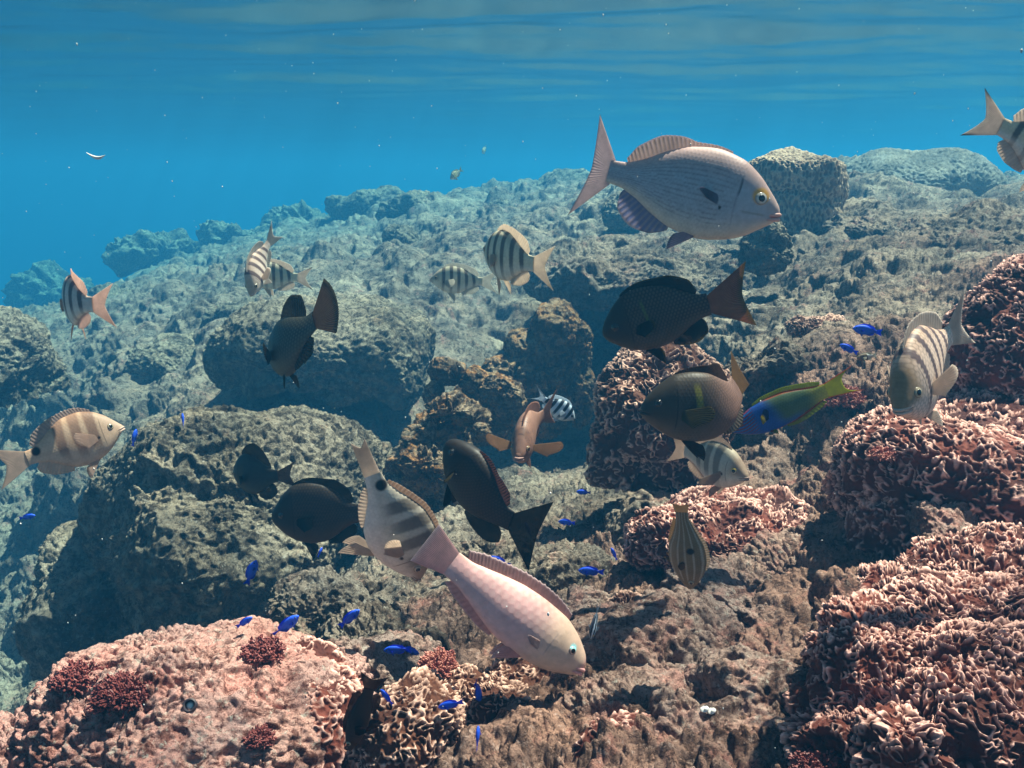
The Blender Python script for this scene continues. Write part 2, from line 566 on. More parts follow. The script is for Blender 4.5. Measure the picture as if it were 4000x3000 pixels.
# --- middle and far reef
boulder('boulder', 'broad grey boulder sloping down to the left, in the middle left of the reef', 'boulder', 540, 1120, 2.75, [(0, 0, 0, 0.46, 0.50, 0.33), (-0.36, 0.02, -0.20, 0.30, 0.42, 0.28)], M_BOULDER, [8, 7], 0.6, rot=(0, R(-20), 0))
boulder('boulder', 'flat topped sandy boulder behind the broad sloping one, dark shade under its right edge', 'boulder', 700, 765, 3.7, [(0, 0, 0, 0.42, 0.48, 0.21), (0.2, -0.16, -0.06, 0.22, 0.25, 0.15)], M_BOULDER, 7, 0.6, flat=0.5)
boulder('rock_ledge', 'wide pale rock ledge overhanging the dark hollow in the centre of the reef', 'ledge', 1385, 590, 3.85, [(0, 0, 0, 0.50, 0.74, 0.13), (-0.28, -0.40, 0.01, 0.2, 0.25, 0.10), (0.32, -0.40, -0.03, 0.3, 0.3, 0.12)], M_ROCK, [8, 6, 7], 0.8, flat=0.5)
boulder('coral_pillar', 'tall knobbly orange brown coral pillar standing in the dark hollow', 'coral', 1165, 795, 3.2,
        [(0.05, 0, 0.14, 0.085, 0.09, 0.085), (-0.02, -0.02, 0.07, 0.085, 0.08, 0.06), (0.05, 0, -0.08, 0.11, 0.12, 0.20), (-0.12, -0.06, 0.0, 0.075, 0.08, 0.055), (0.13, -0.02, 0.06, 0.05, 0.06, 0.10), (0.14, -0.03, -0.10, 0.05, 0.06, 0.14), (-0.04, -0.10, -0.12, 0.07, 0.07, 0.17)], M_ORANGE, 6, 0.45)
boulder('knob_coral', 'row of rounded orange tipped coral knobs left of the tall pillar', 'coral', 1035, 835, 2.95,
        [(-0.10, 0, 0.05, 0.055, 0.06, 0.05), (-0.02, -0.04, 0.03, 0.042, 0.05, 0.042), (0.05, -0.06, 0.01, 0.042, 0.05, 0.048), (0.10, -0.06, -0.04, 0.04, 0.05, 0.085), (0.01, 0.05, -0.10, 0.13, 0.10, 0.12), (-0.15, -0.03, -0.02, 0.032, 0.04, 0.045)], M_ORANGE, 6, 0.22)
boulder('rock_outcrop', 'craggy rock outcrop with orange crusts below the coral knobs', 'rock', 945, 1035, 2.65,
        [(0, 0, 0, 0.15, 0.2, 0.25), (-0.02, -0.12, 0.06, 0.1, 0.1, 0.12), (0.11, -0.03, 0.17, 0.06, 0.07, 0.07), (0.05, -0.14, -0.05, 0.09, 0.09, 0.15), (0.03, 0.02, 0.2, 0.1, 0.1, 0.08)], M_ORANGE, [7, 6, 6, 6, 6], 1.0)
boulder('mushroom_coral', 'mushroom shaped coral head with a flat top and honeycombed side, behind the big silver fish', 'coral', 1712, 412, 3.6,
        [(0, 0, 0.045, 0.19, 0.2, 0.10), (0.03, -0.02, -0.08, 0.13, 0.15, 0.14), (0.13, -0.05, 0.02, 0.06, 0.07, 0.09)], M_HONEY, [7, 7, 6], 0.5, style='honey', amp=0.009, freq=66, flat=0.7)
boulder('dome_coral', 'pale smooth dome coral on the reef top at the far right', 'coral', 1985, 415, 4.8, (0.42, 0.48, 0.23), M_PALE, 7, 0.14)
boulder('boulder', 'rounded brown boulder below the pale dome coral on the right', 'boulder', 2130, 560, 3.1, (0.31, 0.50, 0.155), M_ROCK, 7, 0.55)
boulder('boulder', 'low brown rock mound between the mushroom coral and the rounded boulder', 'boulder', 1890, 505, 3.5, (0.24, 0.35, 0.10), M_ROCK, 7, 0.7)
boulder('rock', 'small dark rock stump under the head of the silver fish', 'rock', 1655, 528, 3.1, [(0, 0, 0, 0.065, 0.07, 0.07), (0.0, 0, -0.05, 0.08, 0.08, 0.06)], M_BOULDER, 6, 0.5)
boulder('rock', 'jagged pale rock with a dark hole, right of the green barred dark fish', 'rock', 1690, 790, 2.4, [(0, 0, 0, 0.12, 0.13, 0.06), (0.1, 0.05, -0.03, 0.12, 0.12, 0.07), (-0.09, 0, -0.03, 0.06, 0.08, 0.06)], M_ROCK, 7, 0.9)
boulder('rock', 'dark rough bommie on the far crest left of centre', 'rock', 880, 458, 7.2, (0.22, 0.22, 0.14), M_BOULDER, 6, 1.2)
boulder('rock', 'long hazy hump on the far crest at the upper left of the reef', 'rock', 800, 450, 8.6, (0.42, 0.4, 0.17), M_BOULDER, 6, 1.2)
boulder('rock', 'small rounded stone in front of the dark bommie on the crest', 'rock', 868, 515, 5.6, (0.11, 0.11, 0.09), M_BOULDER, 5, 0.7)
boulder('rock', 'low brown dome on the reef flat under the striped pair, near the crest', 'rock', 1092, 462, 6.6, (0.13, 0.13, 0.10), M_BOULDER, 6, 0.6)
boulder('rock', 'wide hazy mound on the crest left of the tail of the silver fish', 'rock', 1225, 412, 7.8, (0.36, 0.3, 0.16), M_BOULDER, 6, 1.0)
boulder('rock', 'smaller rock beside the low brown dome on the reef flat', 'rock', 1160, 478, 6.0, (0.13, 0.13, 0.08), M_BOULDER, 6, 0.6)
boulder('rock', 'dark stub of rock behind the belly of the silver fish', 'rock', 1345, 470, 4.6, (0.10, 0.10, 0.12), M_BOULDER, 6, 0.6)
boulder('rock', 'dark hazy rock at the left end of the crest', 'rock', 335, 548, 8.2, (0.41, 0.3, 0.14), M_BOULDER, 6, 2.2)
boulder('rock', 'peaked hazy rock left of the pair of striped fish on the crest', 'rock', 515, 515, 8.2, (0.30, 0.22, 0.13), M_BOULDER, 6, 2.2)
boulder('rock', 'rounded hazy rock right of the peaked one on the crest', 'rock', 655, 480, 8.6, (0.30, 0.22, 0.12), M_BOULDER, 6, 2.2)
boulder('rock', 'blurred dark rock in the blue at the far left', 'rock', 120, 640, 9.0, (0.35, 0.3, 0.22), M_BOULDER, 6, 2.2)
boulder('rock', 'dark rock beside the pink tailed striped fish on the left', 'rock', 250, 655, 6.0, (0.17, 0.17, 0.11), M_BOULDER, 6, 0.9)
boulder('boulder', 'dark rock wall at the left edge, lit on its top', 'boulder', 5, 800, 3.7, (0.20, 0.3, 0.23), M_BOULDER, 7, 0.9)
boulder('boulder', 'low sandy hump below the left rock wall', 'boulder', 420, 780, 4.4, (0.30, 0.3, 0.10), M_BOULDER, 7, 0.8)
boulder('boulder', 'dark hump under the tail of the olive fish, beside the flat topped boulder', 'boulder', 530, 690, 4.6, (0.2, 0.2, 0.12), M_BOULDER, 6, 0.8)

# --- leafy corals of the right half
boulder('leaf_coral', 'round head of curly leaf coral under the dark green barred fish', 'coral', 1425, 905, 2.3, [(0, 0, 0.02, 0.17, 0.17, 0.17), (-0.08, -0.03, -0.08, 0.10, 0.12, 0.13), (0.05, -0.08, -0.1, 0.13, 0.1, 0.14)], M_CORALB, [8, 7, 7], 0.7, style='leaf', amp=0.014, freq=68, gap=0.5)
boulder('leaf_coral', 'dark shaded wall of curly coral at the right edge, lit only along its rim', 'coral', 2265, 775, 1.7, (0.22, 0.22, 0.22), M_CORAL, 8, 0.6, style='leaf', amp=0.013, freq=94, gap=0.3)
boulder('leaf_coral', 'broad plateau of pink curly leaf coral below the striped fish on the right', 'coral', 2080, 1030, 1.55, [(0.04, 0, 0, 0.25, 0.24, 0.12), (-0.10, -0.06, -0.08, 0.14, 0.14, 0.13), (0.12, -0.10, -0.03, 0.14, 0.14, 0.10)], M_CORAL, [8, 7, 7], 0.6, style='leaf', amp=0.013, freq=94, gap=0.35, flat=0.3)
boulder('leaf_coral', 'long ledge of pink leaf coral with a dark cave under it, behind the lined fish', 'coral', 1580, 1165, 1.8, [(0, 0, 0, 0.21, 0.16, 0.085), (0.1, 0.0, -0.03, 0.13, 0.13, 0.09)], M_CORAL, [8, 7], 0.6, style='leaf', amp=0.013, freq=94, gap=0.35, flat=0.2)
boulder('rock', 'rough purple grey rock below the long coral ledge', 'rock', 1640, 1340, 1.5, [(0, 0, 0, 0.14, 0.14, 0.10), (0.08, 0.03, 0.05, 0.10, 0.10, 0.07)], M_MAUVE, 7, 0.8, style='crust', amp=0.009, freq=85)
boulder('rock', 'flat rough rock on the right edge between two coral plateaus', 'rock', 2140, 1150, 1.35, (0.13, 0.12, 0.045), M_MAUVE, 7, 0.6, style='crust', amp=0.009, freq=85)
LC = dict(style='leaf', amp=0.013, freq=112, gap=0.45)
boulder('leaf_coral', 'upper mound of pink leaf coral low on the right side', 'coral', 2110, 1235, 1.22, [(0.03, 0, 0, 0.15, 0.13, 0.05), (-0.10, -0.02, -0.02, 0.09, 0.1, 0.045)], M_CORAL, [8, 7],  0.95, **LC)
boulder('leaf_coral', 'long middle mound of pink leaf coral low on the right side', 'coral', 2000, 1335, 1.12, [(0.05, 0, 0, 0.13, 0.09, 0.05), (-0.06, -0.02, -0.015, 0.09, 0.08, 0.05), (0.14, -0.03, -0.02, 0.08, 0.08, 0.05)], M_CORAL, [8, 7, 7],  0.95, **LC)
boulder('leaf_coral', 'rounded knob of leaf coral at the left end of the low right corals', 'coral', 1850, 1430, 1.08, [(0, 0, 0, 0.075, 0.075, 0.055), (-0.03, -0.03, -0.04, 0.06, 0.06, 0.05)], M_CORAL, 7,  0.95, **LC)
boulder('leaf_coral', 'ragged coral mound at the right edge under the long middle mound', 'coral', 2120, 1455, 1.02, [(0, 0, 0, 0.11, 0.08, 0.055), (-0.07, -0.03, -0.02, 0.07, 0.06, 0.05)], M_CORAL, [8, 7],  0.95, **LC)
boulder('leaf_coral', 'dark ragged coral mound in the bottom right corner', 'coral', 2080, 1590, 0.95, [(0.02, 0, 0, 0.11, 0.07, 0.06), (-0.07, -0.03, -0.01, 0.06, 0.06, 0.06)], M_CORAL, [8, 7],  0.95, **LC)
boulder('leaf_coral', 'dark ragged coral mound at the bottom edge beside the corner one', 'coral', 1850, 1600, 0.98, [(0, 0, 0, 0.075, 0.07, 0.055), (0.05, 0.05, 0.02, 0.06, 0.06, 0.05)], M_CORAL, 7,  0.95, **LC)
boulder('rock', 'lumpy pink crusted rock at the bottom right of centre', 'rock', 1480, 1580, 1.13, [(0, 0, 0, 0.16, 0.14, 0.06), (0.1, 0.05, 0.02, 0.1, 0.1, 0.06)], M_MAUVE, 7, 0.6, style='crust', amp=0.009, freq=85)

# --- foreground centre and left
boulder('boulder', 'large pink crusted mound in the bottom left corner', 'boulder', 400, 1610, 1.2, [(0, 0, 0, 0.215, 0.22, 0.155), (-0.17, -0.03, -0.05, 0.19, 0.18, 0.105)], M_PINKROCK, [8, 8], 0.35, style='crust', amp=0.009, freq=90)
boulder('leaf_coral', 'pink leaf coral fringe on the right flank of the bottom left mound', 'coral', 705, 1600, 1.17, [(0, 0, 0, 0.045, 0.11, 0.095), (-0.04, 0.06, 0.035, 0.05, 0.06, 0.055)], M_CORAL, 7, 0.4, style='leaf', amp=0.009, freq=115, gap=0.2)
boulder('rock', 'pale lumpy rock under the nose down barred fish', 'rock', 720, 1300, 1.95, [(0, 0, 0, 0.14, 0.14, 0.075), (0.16, 0.0, 0.0, 0.13, 0.13, 0.06)], M_ROCK, 7, 0.7)
boulder('rock', 'pale crusted rock ridge behind the pink parrotfish', 'rock', 1150, 1275, 1.95, [(0, 0, 0, 0.24, 0.13, 0.08), (-0.12, 0.03, 0.02, 0.1, 0.1, 0.075)], M_ROCK, 7, 0.8)
boulder('rock', 'rough brown rock mass under the belly of the pink parrotfish', 'rock', 960, 1430, 1.55, [(0, 0, 0, 0.2, 0.14, 0.08), (-0.12, 0.05, 0.01, 0.12, 0.12, 0.08)], M_ROCK, 7, 0.8)
boulder('rock', 'small round turfed rock beside the rounded ledge of leaf coral', 'rock', 1390, 1140, 2.1, (0.07, 0.07, 0.07), M_ROCK, 6, 0.5)
boulder('rock', 'low pink crusted hump at the bottom edge, right of the finger corals', 'rock', 1205, 1625, 1.12, [(0, 0, 0, 0.10, 0.12, 0.05), (-0.13, 0.02, -0.02, 0.10, 0.1, 0.045)], M_MAUVE, 7, 0.5, style='crust', amp=0.008, freq=85)
boulder('rock', 'mauve crusted boulder just right of the snout of the pink parrotfish', 'rock', 1400, 1470, 1.32, [(0, 0, 0, 0.12, 0.13, 0.06), (0.09, 0.06, 0.01, 0.08, 0.08, 0.05)], M_MAUVE, 7, 0.7, style='crust', amp=0.008, freq=80)
boulder('rock', 'rounded mauve rock between the bottom left mound and the parrotfish', 'rock', 800, 1470, 1.42, [(0, 0, 0, 0.10, 0.10, 0.055), (0.08, 0.03, -0.01, 0.06, 0.06, 0.045)], M_MAUVE, 7, 0.6, style='crust', amp=0.008, freq=80)
boulder('rock', 'sunlit brown boulder at the right of the sandy hollow', 'rock', 1290, 1350, 1.75, [(0, 0, 0, 0.10, 0.11, 0.06)], M_MAUVE, 7, 0.6, style='crust', amp=0.008, freq=75)
boulder('finger_coral', 'clump of stubby pale pink coral fingers at the bottom, right of the small dark fish', 'coral', 875, 1600, 1.13, [(0, 0, 0, 0.065, 0.07, 0.07), (-0.035, -0.02, -0.03, 0.05, 0.05, 0.05), (0.03, 0.01, -0.02, 0.05, 0.05, 0.05)], M_CORALB, 7, 0.4, style='leaf', amp=0.010, freq=112, gap=0.3)
boulder('finger_coral', 'clump of stubby coral fingers under the vertical blue fish', 'coral', 1075, 1555, 1.2, [(0, 0, 0, 0.06, 0.06, 0.06), (0.03, -0.02, -0.04, 0.05, 0.05, 0.05), (-0.035, -0.02, -0.03, 0.045, 0.04, 0.05)], M_CORALB, 7, 0.4, style='leaf', amp=0.010, freq=112, gap=0.3)
boulder('finger_coral', 'small crown of pale coral fingers above the lowest blue fish', 'coral', 985, 1495, 1.32, [(0, 0, 0, 0.055, 0.05, 0.03), (-0.03, 0, -0.02, 0.04, 0.04, 0.03)], M_CORALB, 7, 0.4, style='leaf', amp=0.010, freq=112, gap=0.2)
boulder('finger_coral', 'brown finger coral under the snout of the pink parrotfish', 'coral', 1160, 1480, 1.36, [(0, 0, 0, 0.08, 0.06, 0.035), (0.05, 0.01, -0.01, 0.04, 0.05, 0.04)], M_CORALB, 7, 0.5, style='leaf', amp=0.010, freq=112, gap=0.6)
boulder('finger_coral', 'knobbly clump of coral fingers right of the striped blue and black fish', 'coral', 1345, 1310, 1.62, [(0, 0, 0, 0.04, 0.04, 0.03), (0.04, 0.02, -0.02, 0.035, 0.04, 0.03)], M_CORALB, 7, 0.5, style='leaf', amp=0.010, freq=112, gap=0.4)
boulder('finger_coral', 'pale knobbly coral patch below the violet fish on the right', 'coral', 1765, 705, 2.55, (0.09, 0.08, 0.03), M_CORALB, 7, 0.4, style='leaf', amp=0.010, freq=112, gap=0.1)
boulder('finger_coral', 'ragged pink coral tuft at the bottom edge, left of the dark corner', 'coral', 1340, 1640, 1.08, [(0, 0, 0, 0.07, 0.05, 0.04), (0.07, 0, -0.01, 0.05, 0.05, 0.04)], M_CORAL, 7, 0.5, style='leaf', amp=0.010, freq=112, gap=0.6)

SC.view_layers[0].update()
_dg = bpy.context.evaluated_depsgraph_get()


def reef_depth(px, py):
    """depth at which the reef is met in this direction (99 when it is not)"""
    r_ = Vector(ray(px, py))
    hit, loc, nor, idx, ob, mt = SC.ray_cast(_dg, Vector((0, 0, 0)), r_.normalized())
    if not hit:
        return 99.0, Vector((0, 0, 1))
    return loc.length / r_.length, nor


# ------------------------------------------------------------------ fish
def skin_mat(name, rough, spec, trans=0.0, bump=0.0):
    m, nt, p = new_mat(name)
    L = nt.links.new
    a = node(nt, 'ShaderNodeAttribute', attribute_name='col')
    tc = nt.nodes.new('ShaderNodeTexCoord').outputs['Object']
    n = node(nt, 'ShaderNodeTexNoise', scale=90, detail=4, rough=0.65)
    L(tc, n.inputs['Vector'])
    c = mixc(nt, 1.0, a.outputs['Color'], ramp(nt, n.outputs['Fac'], [(0.25, 0.72), (0.75, 1.0)]), 'MULTIPLY')
    L(c, p.inputs['Base Color'])
    p.inputs['Roughness'].default_value = rough
    p.inputs['Specular IOR Level'].default_value = spec
    if bump:
        b = nt.nodes.new('ShaderNodeBump')
        b.inputs['Strength'].default_value = 0.11
        b.inputs['Distance'].default_value = bump
        v = node(nt, 'ShaderNodeAttribute', attribute_name='scale')
        L(v.outputs['Fac'], b.inputs['Height'])
        b.invert = True
        L(b.outputs['Normal'], p.inputs['Normal'])
    if trans:
        t = nt.nodes.new('ShaderNodeBsdfTranslucent')
        L(c, t.inputs['Color'])
        mx = nt.nodes.new('ShaderNodeMixShader')
        mx.inputs['Fac'].default_value = trans
        L(p.outputs['BSDF'], mx.inputs[1])
        L(t.outputs['BSDF'], mx.inputs[2])
        tp = nt.nodes.new('ShaderNodeBsdfTransparent')
        m2 = nt.nodes.new('ShaderNodeMixShader')
        m2.inputs['Fac'].default_value = 0.13
        L(mx.outputs['Shader'], m2.inputs[1])
        L(tp.outputs['BSDF'], m2.inputs[2])
        L(m2.outputs['Shader'], nt.nodes['Material Output'].inputs['Surface'])
    return m


M_SKIN = skin_mat('fish_skin', 0.5, 0.2, 0.0, 0.0012)
M_FIN = skin_mat('fish_fin', 0.6, 0.1, 0.7)
M_EYE = skin_mat('fish_eye', 0.15, 0.6)
M_LIP = skin_mat('fish_lip', 0.5, 0.3)


def pchip(xs, ys, q):
    x = np.asarray(xs, float)
    y = np.asarray(ys, float)
    h = np.diff(x)
    dl = np.diff(y) / h
    m = np.zeros(len(x))
    for i in range(1, len(x) - 1):
        if dl[i - 1] * dl[i] > 0:
            w1, w2 = 2 * h[i] + h[i - 1], h[i] + 2 * h[i - 1]
            m[i] = (w1 + w2) / (w1 / dl[i - 1] + w2 / dl[i])
    m[0], m[-1] = dl[0], dl[-1]
    q = np.clip(np.asarray(q, float), x[0], x[-1])
    k = np.clip(np.searchsorted(x, q, side='right') - 1, 0, len(h) - 1)
    t = (q - x[k]) / h[k]
    return ((1 + 2 * t) * (1 - t) ** 2 * y[k] + t * (1 - t) ** 2 * h[k] * m[k]
            + t * t * (3 - 2 * t) * y[k + 1] + t * t * (t - 1) * h[k] * m[k + 1])


def lerp(a, b, t):
    t = np.asarray(t)[..., None]
    return np.asarray(a) * (1 - t) + np.asarray(b) * t


def band(x, c, wd, soft=0.35):
    return 1 - sstep(np.abs(x - c), wd * (1 - soft), wd * (1 + soft))


def scales(x, z, size):
    """0..1 over a hexagonal lattice: 1 at the edge of a scale"""
    px_ = x / size
    pz = z / (size * 0.86)
    row = np.floor(pz)
    fx = px_ + 0.5 * (row % 2)
    fx = fx - np.floor(fx) - 0.5
    fz = pz - row - 0.5
    return np.clip(np.sqrt(fx * fx * 1.6 + fz * fz) / 0.62, 0, 1)


S_ = [0, .03, .08, .16, .28, .42, .56, .70, .82, .92, 1.0]
SPEC = {
    'sergeant': dict(s=S_, top=[.0, .045, .10, .175, .245, .275, .262, .20, .13, .085, .078], bot=[-.01, -.045, -.09, -.15, -.215, -.25, -.235, -.165, -.105, -.078, -.072],
                     wid=[.004, .045, .07, .095, .115, .115, .10, .072, .048, .028, .016]),
    'chub': dict(s=S_, top=[.0, .045, .09, .15, .21, .232, .215, .165, .105, .07, .065], bot=[-.03, -.07, -.105, -.155, -.20, -.222, -.205, -.155, -.10, -.068, -.062],
                 wid=[.006, .04, .06, .085, .105, .108, .095, .07, .045, .026, .016]),
    'dark': dict(s=S_, top=[.0, .07, .13, .20, .27, .29, .275, .225, .165, .115, .105], bot=[-.03, -.08, -.12, -.17, -.225, -.25, -.24, -.19, -.135, -.105, -.10],
                 wid=[.01, .06, .09, .115, .13, .13, .115, .085, .058, .034, .02]),
    'parrot': dict(s=S_, top=[.0, .06, .10, .145, .18, .185, .175, .145, .11, .085, .082], bot=[-.02, -.065, -.095, -.135, -.17, -.18, -.17, -.135, -.10, -.078, -.075],
                   wid=[.012, .045, .065, .085, .10, .10, .09, .068, .046, .028, .018]),
    'wrasse': dict(s=S_, top=[.0, .03, .06, .095, .13, .145, .142, .12, .095, .078, .075], bot=[-.01, -.035, -.06, -.095, -.13, -.145, -.138, -.115, -.09, -.073, -.07],
                   wid=[.005, .03, .045, .062, .075, .078, .07, .052, .036, .022, .014]),
    'damsel': dict(s=S_, top=[.0, .05, .095, .145, .19, .205, .195, .15, .105, .075, .07], bot=[-.01, -.045, -.085, -.135, -.18, -.20, -.185, -.14, -.095, -.068, -.064],
                   wid=[.004, .04, .06, .085, .10, .10, .088, .062, .04, .024, .015]),
}


def smooth_bend(Vt, bend, L, x0=0.15, lift=0.0):
    """bends the fish sideways (and up) behind x0; bend is the heading change at the tail in radians"""
    if not bend and not lift:
        return Vt
    xs = np.linspace(0.8, -1.2, 400)
    th = bend * sstep(-xs, -x0, 0.60)
    ph = lift * sstep(-xs, -x0, 0.60)
    dx = np.abs(xs[1] - xs[0])
    step = np.stack([-np.cos(th) * np.cos(ph), np.sin(th) * np.cos(ph), np.sin(ph)], 1) * dx
    cl = np.zeros((400, 3))
    cl[0] = (0.8, 0, 0)
    cl[1:] = cl[0] + np.cumsum(step[1:], 0)
    x = Vt[:, 0] / L
    c = np.stack([np.interp(-x, -xs, cl[:, i]) for i in range(3)], 1) * L
    t = np.interp(-x, -xs, th)
    f = np.interp(-x, -xs, ph)
    y, z = Vt[:, 1], Vt[:, 2]
    out = c.copy()
    out[:, 0] += y * np.sin(t) + z * np.sin(f)
    out[:, 1] += y * np.cos(t)
    out[:, 2] += z * np.cos(f)
    return out


def make_fin(name, parent, base, tip, nrm, L, bend, colfn, m=9, th=0.006, nray=14, amp=0.004, lift=0.0, curl=0.0, n0=None):
    """closed thin shell from a base line to a tip line, corrugated by its rays"""
    k = 3 if n0 is None else n0
    uu = np.linspace(0, 1, len(base))
    n = k * (len(base) - 1) + 1
    u = np.linspace(0, 1, n)
    base = np.stack([np.interp(u, uu, base[:, i]) for i in range(3)], 1)
    tip = np.stack([np.interp(u, uu, tip[:, i]) for i in range(3)], 1)
    r = np.linspace(0, 1, m)
    Pm = base[:, None, :] * (1 - r)[None, :, None] + tip[:, None, :] * r[None, :, None]
    nr = np.broadcast_to(np.asarray(nrm, float), base.shape)
    nray = nray * 1.5
    wave = amp * 0.45 * np.sin(u * nray * 2 * math.pi)[:, None] * (0.3 + r)[None, :] + curl * (r ** 2)[None, :]
    edge = (np.sin(np.pi * u) ** 0.4)[:, None]
    th_ = th * (1 - 0.8 * r)[None, :] * edge + 0.0006
    off = nr[:, None, :]
    A = Pm + off * (wave + th_)[:, :, None]
    B = Pm + off * (wave - th_)[:, :, None]
    Vt = np.concatenate([A, B[:, ::-1]], 1).reshape(-1, 3) * L
    Vt = smooth_bend(Vt, bend, L, lift=lift)
    me = raw_mesh(name, Vt, grid_faces(n, 2 * m, True))
    rr = np.concatenate([r, r[::-1]])
    U, RR = np.meshgrid(u, rr, indexing='ij')
    ray_ = 0.5 + 0.5 * np.sin(u * nray * 2 * math.pi)
    Ry = np.repeat(ray_[:, None], 2 * m, 1)
    set_col(me, colfn(U.ravel(), RR.ravel(), Ry.ravel()))
    return obj(name, me, M_FIN, parent)


def fish(kind, name, label, group, px, py, d, L, yaw, pitch, roll, colour, fincol, bend=0.0, lift=0.0, hi=1.0, tail=None, dorsal=None, anal=None,
         pect=None, pelvic=None, eye=None, lips=None, cat='fish', x0=0.15, deep=1.0):
    sp = dict(SPEC[kind])
    L *= far(px, d) / d
    d = far(px, d)
    wv = 1 + (deep - 1) * np.clip(np.array(sp['s']) / 0.12, 0, 1) * np.clip((1.0 - np.array(sp['s'])) / 0.3, 0, 1)
    sp['top'] = list(np.array(sp['top']) * wv)
    sp['bot'] = list(np.array(sp['bot']) * wv)
    root = bpy.data.objects.new(name, None)
    root.empty_display_size = 0.02
    COL.objects.link(root)
    root.location = at(px, py, d)
    root.rotation_euler = (Matrix.Rotation(R(yaw), 3, 'Z') @ Matrix.Rotation(R(-pitch), 3, 'Y') @ Matrix.Rotation(R(roll), 3, 'X')).to_euler()
    tag(root, label, cat, group)
    bend = R(bend)
    lift = R(lift)
    ns, nt = int(150 * hi), int(72 * hi)
    s = (1 - np.cos(np.linspace(0, 1, ns) * math.pi / 2 * 1.0)) ** 1.15
    s = s / s[-1]
    top = pchip(sp['s'], sp['top'], np.sqrt(np.maximum(s, 0)) ** 2)
    bot = pchip(sp['s'], sp['bot'], s)
    wid = pchip(sp['s'], sp['wid'], s)
    nose = np.sqrt(np.clip(s / 0.03, 0, 1))
    z0n = 0.5 * (sp['top'][0] + sp['bot'][0])
    top = np.where(s < 0.03, z0n + (sp['top'][1] - z0n) * nose, top)
    bot = np.where(s < 0.03, z0n + (sp['bot'][1] - z0n) * nose, bot)
    wid = np.where(s < 0.03, sp['wid'][1] * nose, wid)
    mid, hh = (top + bot) / 2, np.maximum((top - bot) / 2, 0.0008)
    wid = np.maximum(wid, 0.0008)
    th = np.linspace(0, 2 * math.pi, nt, endpoint=False)
    ct, st = np.cos(th), np.sin(th)
    yy = np.sign(ct) * np.abs(ct) ** 0.92
    Y = wid[:, None] * yy[None, :]
    Z = mid[:, None] + hh[:, None] * st[None, :]
    X = np.repeat((0.5 - s)[:, None], nt, 1)
    Sg, Tg = np.repeat(s[:, None], nt, 1), np.repeat(st[None, :], ns, 0)
    P = np.stack([X, Y, Z], -1).reshape(-1, 3)
    Pb = smooth_bend(P * L, bend, L, x0, lift)
    me = raw_mesh('body', Pb, [grid_faces(ns, nt, True)])
    set_col(me, np.clip(colour(Sg.ravel(), Tg.ravel(), P[:, 0], P[:, 2]), 0, 1))
    Xf = P[:, 0] + 0.02 * np.sin(P[:, 2] * 9)
    set_col(me, np.where(Sg.ravel() > 0.24, scales(Xf, P[:, 2], {'parrot': 0.046, 'wrasse': 0.03, 'chub': 0.024}.get(kind, 0.034)) ** 2, 0.5), 'scale')
    body = obj('body', me, M_SKIN, root)

    def topz(q):
        return pchip(sp['s'], sp['top'], q)

    def botz(q):
        return pchip(sp['s'], sp['bot'], q)
    kw = dict(L=L, bend=bend, lift=lift)
    t = dict(up=0.27, midl=0.17, low=0.27, spread=0.20, p=1.3, drop=0.0, nray=16)
    t.update(tail or {})
    v = np.linspace(-1, 1, 41)
    hp = 0.07
    base = np.stack([np.full(41, -0.475), np.zeros(41), v * hp], 1)
    lobe = np.where(v > 0, t['up'], t['low'])
    ln = t['midl'] + (lobe - t['midl']) * np.abs(v) ** t['p']
    tip = np.stack([-0.5 - ln, np.zeros(41), v * t['spread'] + t['drop']], 1)
    make_fin('tail_fin', root, base, tip, (0, 1, 0), colfn=lambda u, r, y: fincol('tail', u, r, y), nray=t['nray'], m=12, **kw)
    D = dict(s0=0.26, s1=0.90, h=[.03, .06, .065, .065, .08, .09, .04], lean=0.6, nray=15, spiny=0.55)
    D.update(dorsal or {})
    u = np.linspace(0, 1, 61)
    q = D['s0'] + (D['s1'] - D['s0']) * u
    h = pchip(np.linspace(0, 1, len(D['h'])), D['h'], u)
    h = h * (1 - 0.12 * np.abs(np.sin(u * D['nray'] * math.pi)) * (u < D['spiny']))
    base = np.stack([0.5 - q, 0 * q, topz(q) - 0.012], 1)
    tip = base + np.stack([-h * D['lean'] * (0.4 + u), 0 * q, h + 0.012], 1)
    make_fin('dorsal_fin', root, base, tip, (0, 1, 0), colfn=lambda u, r, y: fincol('dorsal', u, r, y), nray=D['nray'], **kw)
    A = dict(s0=0.60, s1=0.90, h=[.04, .08, .10, .09, .04], lean=0.8, nray=8)
    A.update(anal or {})
    u = np.linspace(0, 1, 31)
    q = A['s0'] + (A['s1'] - A['s0']) * u
    h = pchip(np.linspace(0, 1, len(A['h'])), A['h'], u)
    base = np.stack([0.5 - q, 0 * q, botz(q) + 0.012], 1)
    tip = base + np.stack([-h * A['lean'] * (0.4 + u), 0 * q, -h - 0.012], 1)
    make_fin('anal_fin', root, base, tip, (0, 1, 0), colfn=lambda u, r, y: fincol('anal', u, r, y), nray=A['nray'], **kw)
    pc = dict(s=0.30, z=-0.03, len=0.24, out=28, droop=-12, fan=34, nray=9, outr=None, droopr=None)
    pc.update(pect or {})
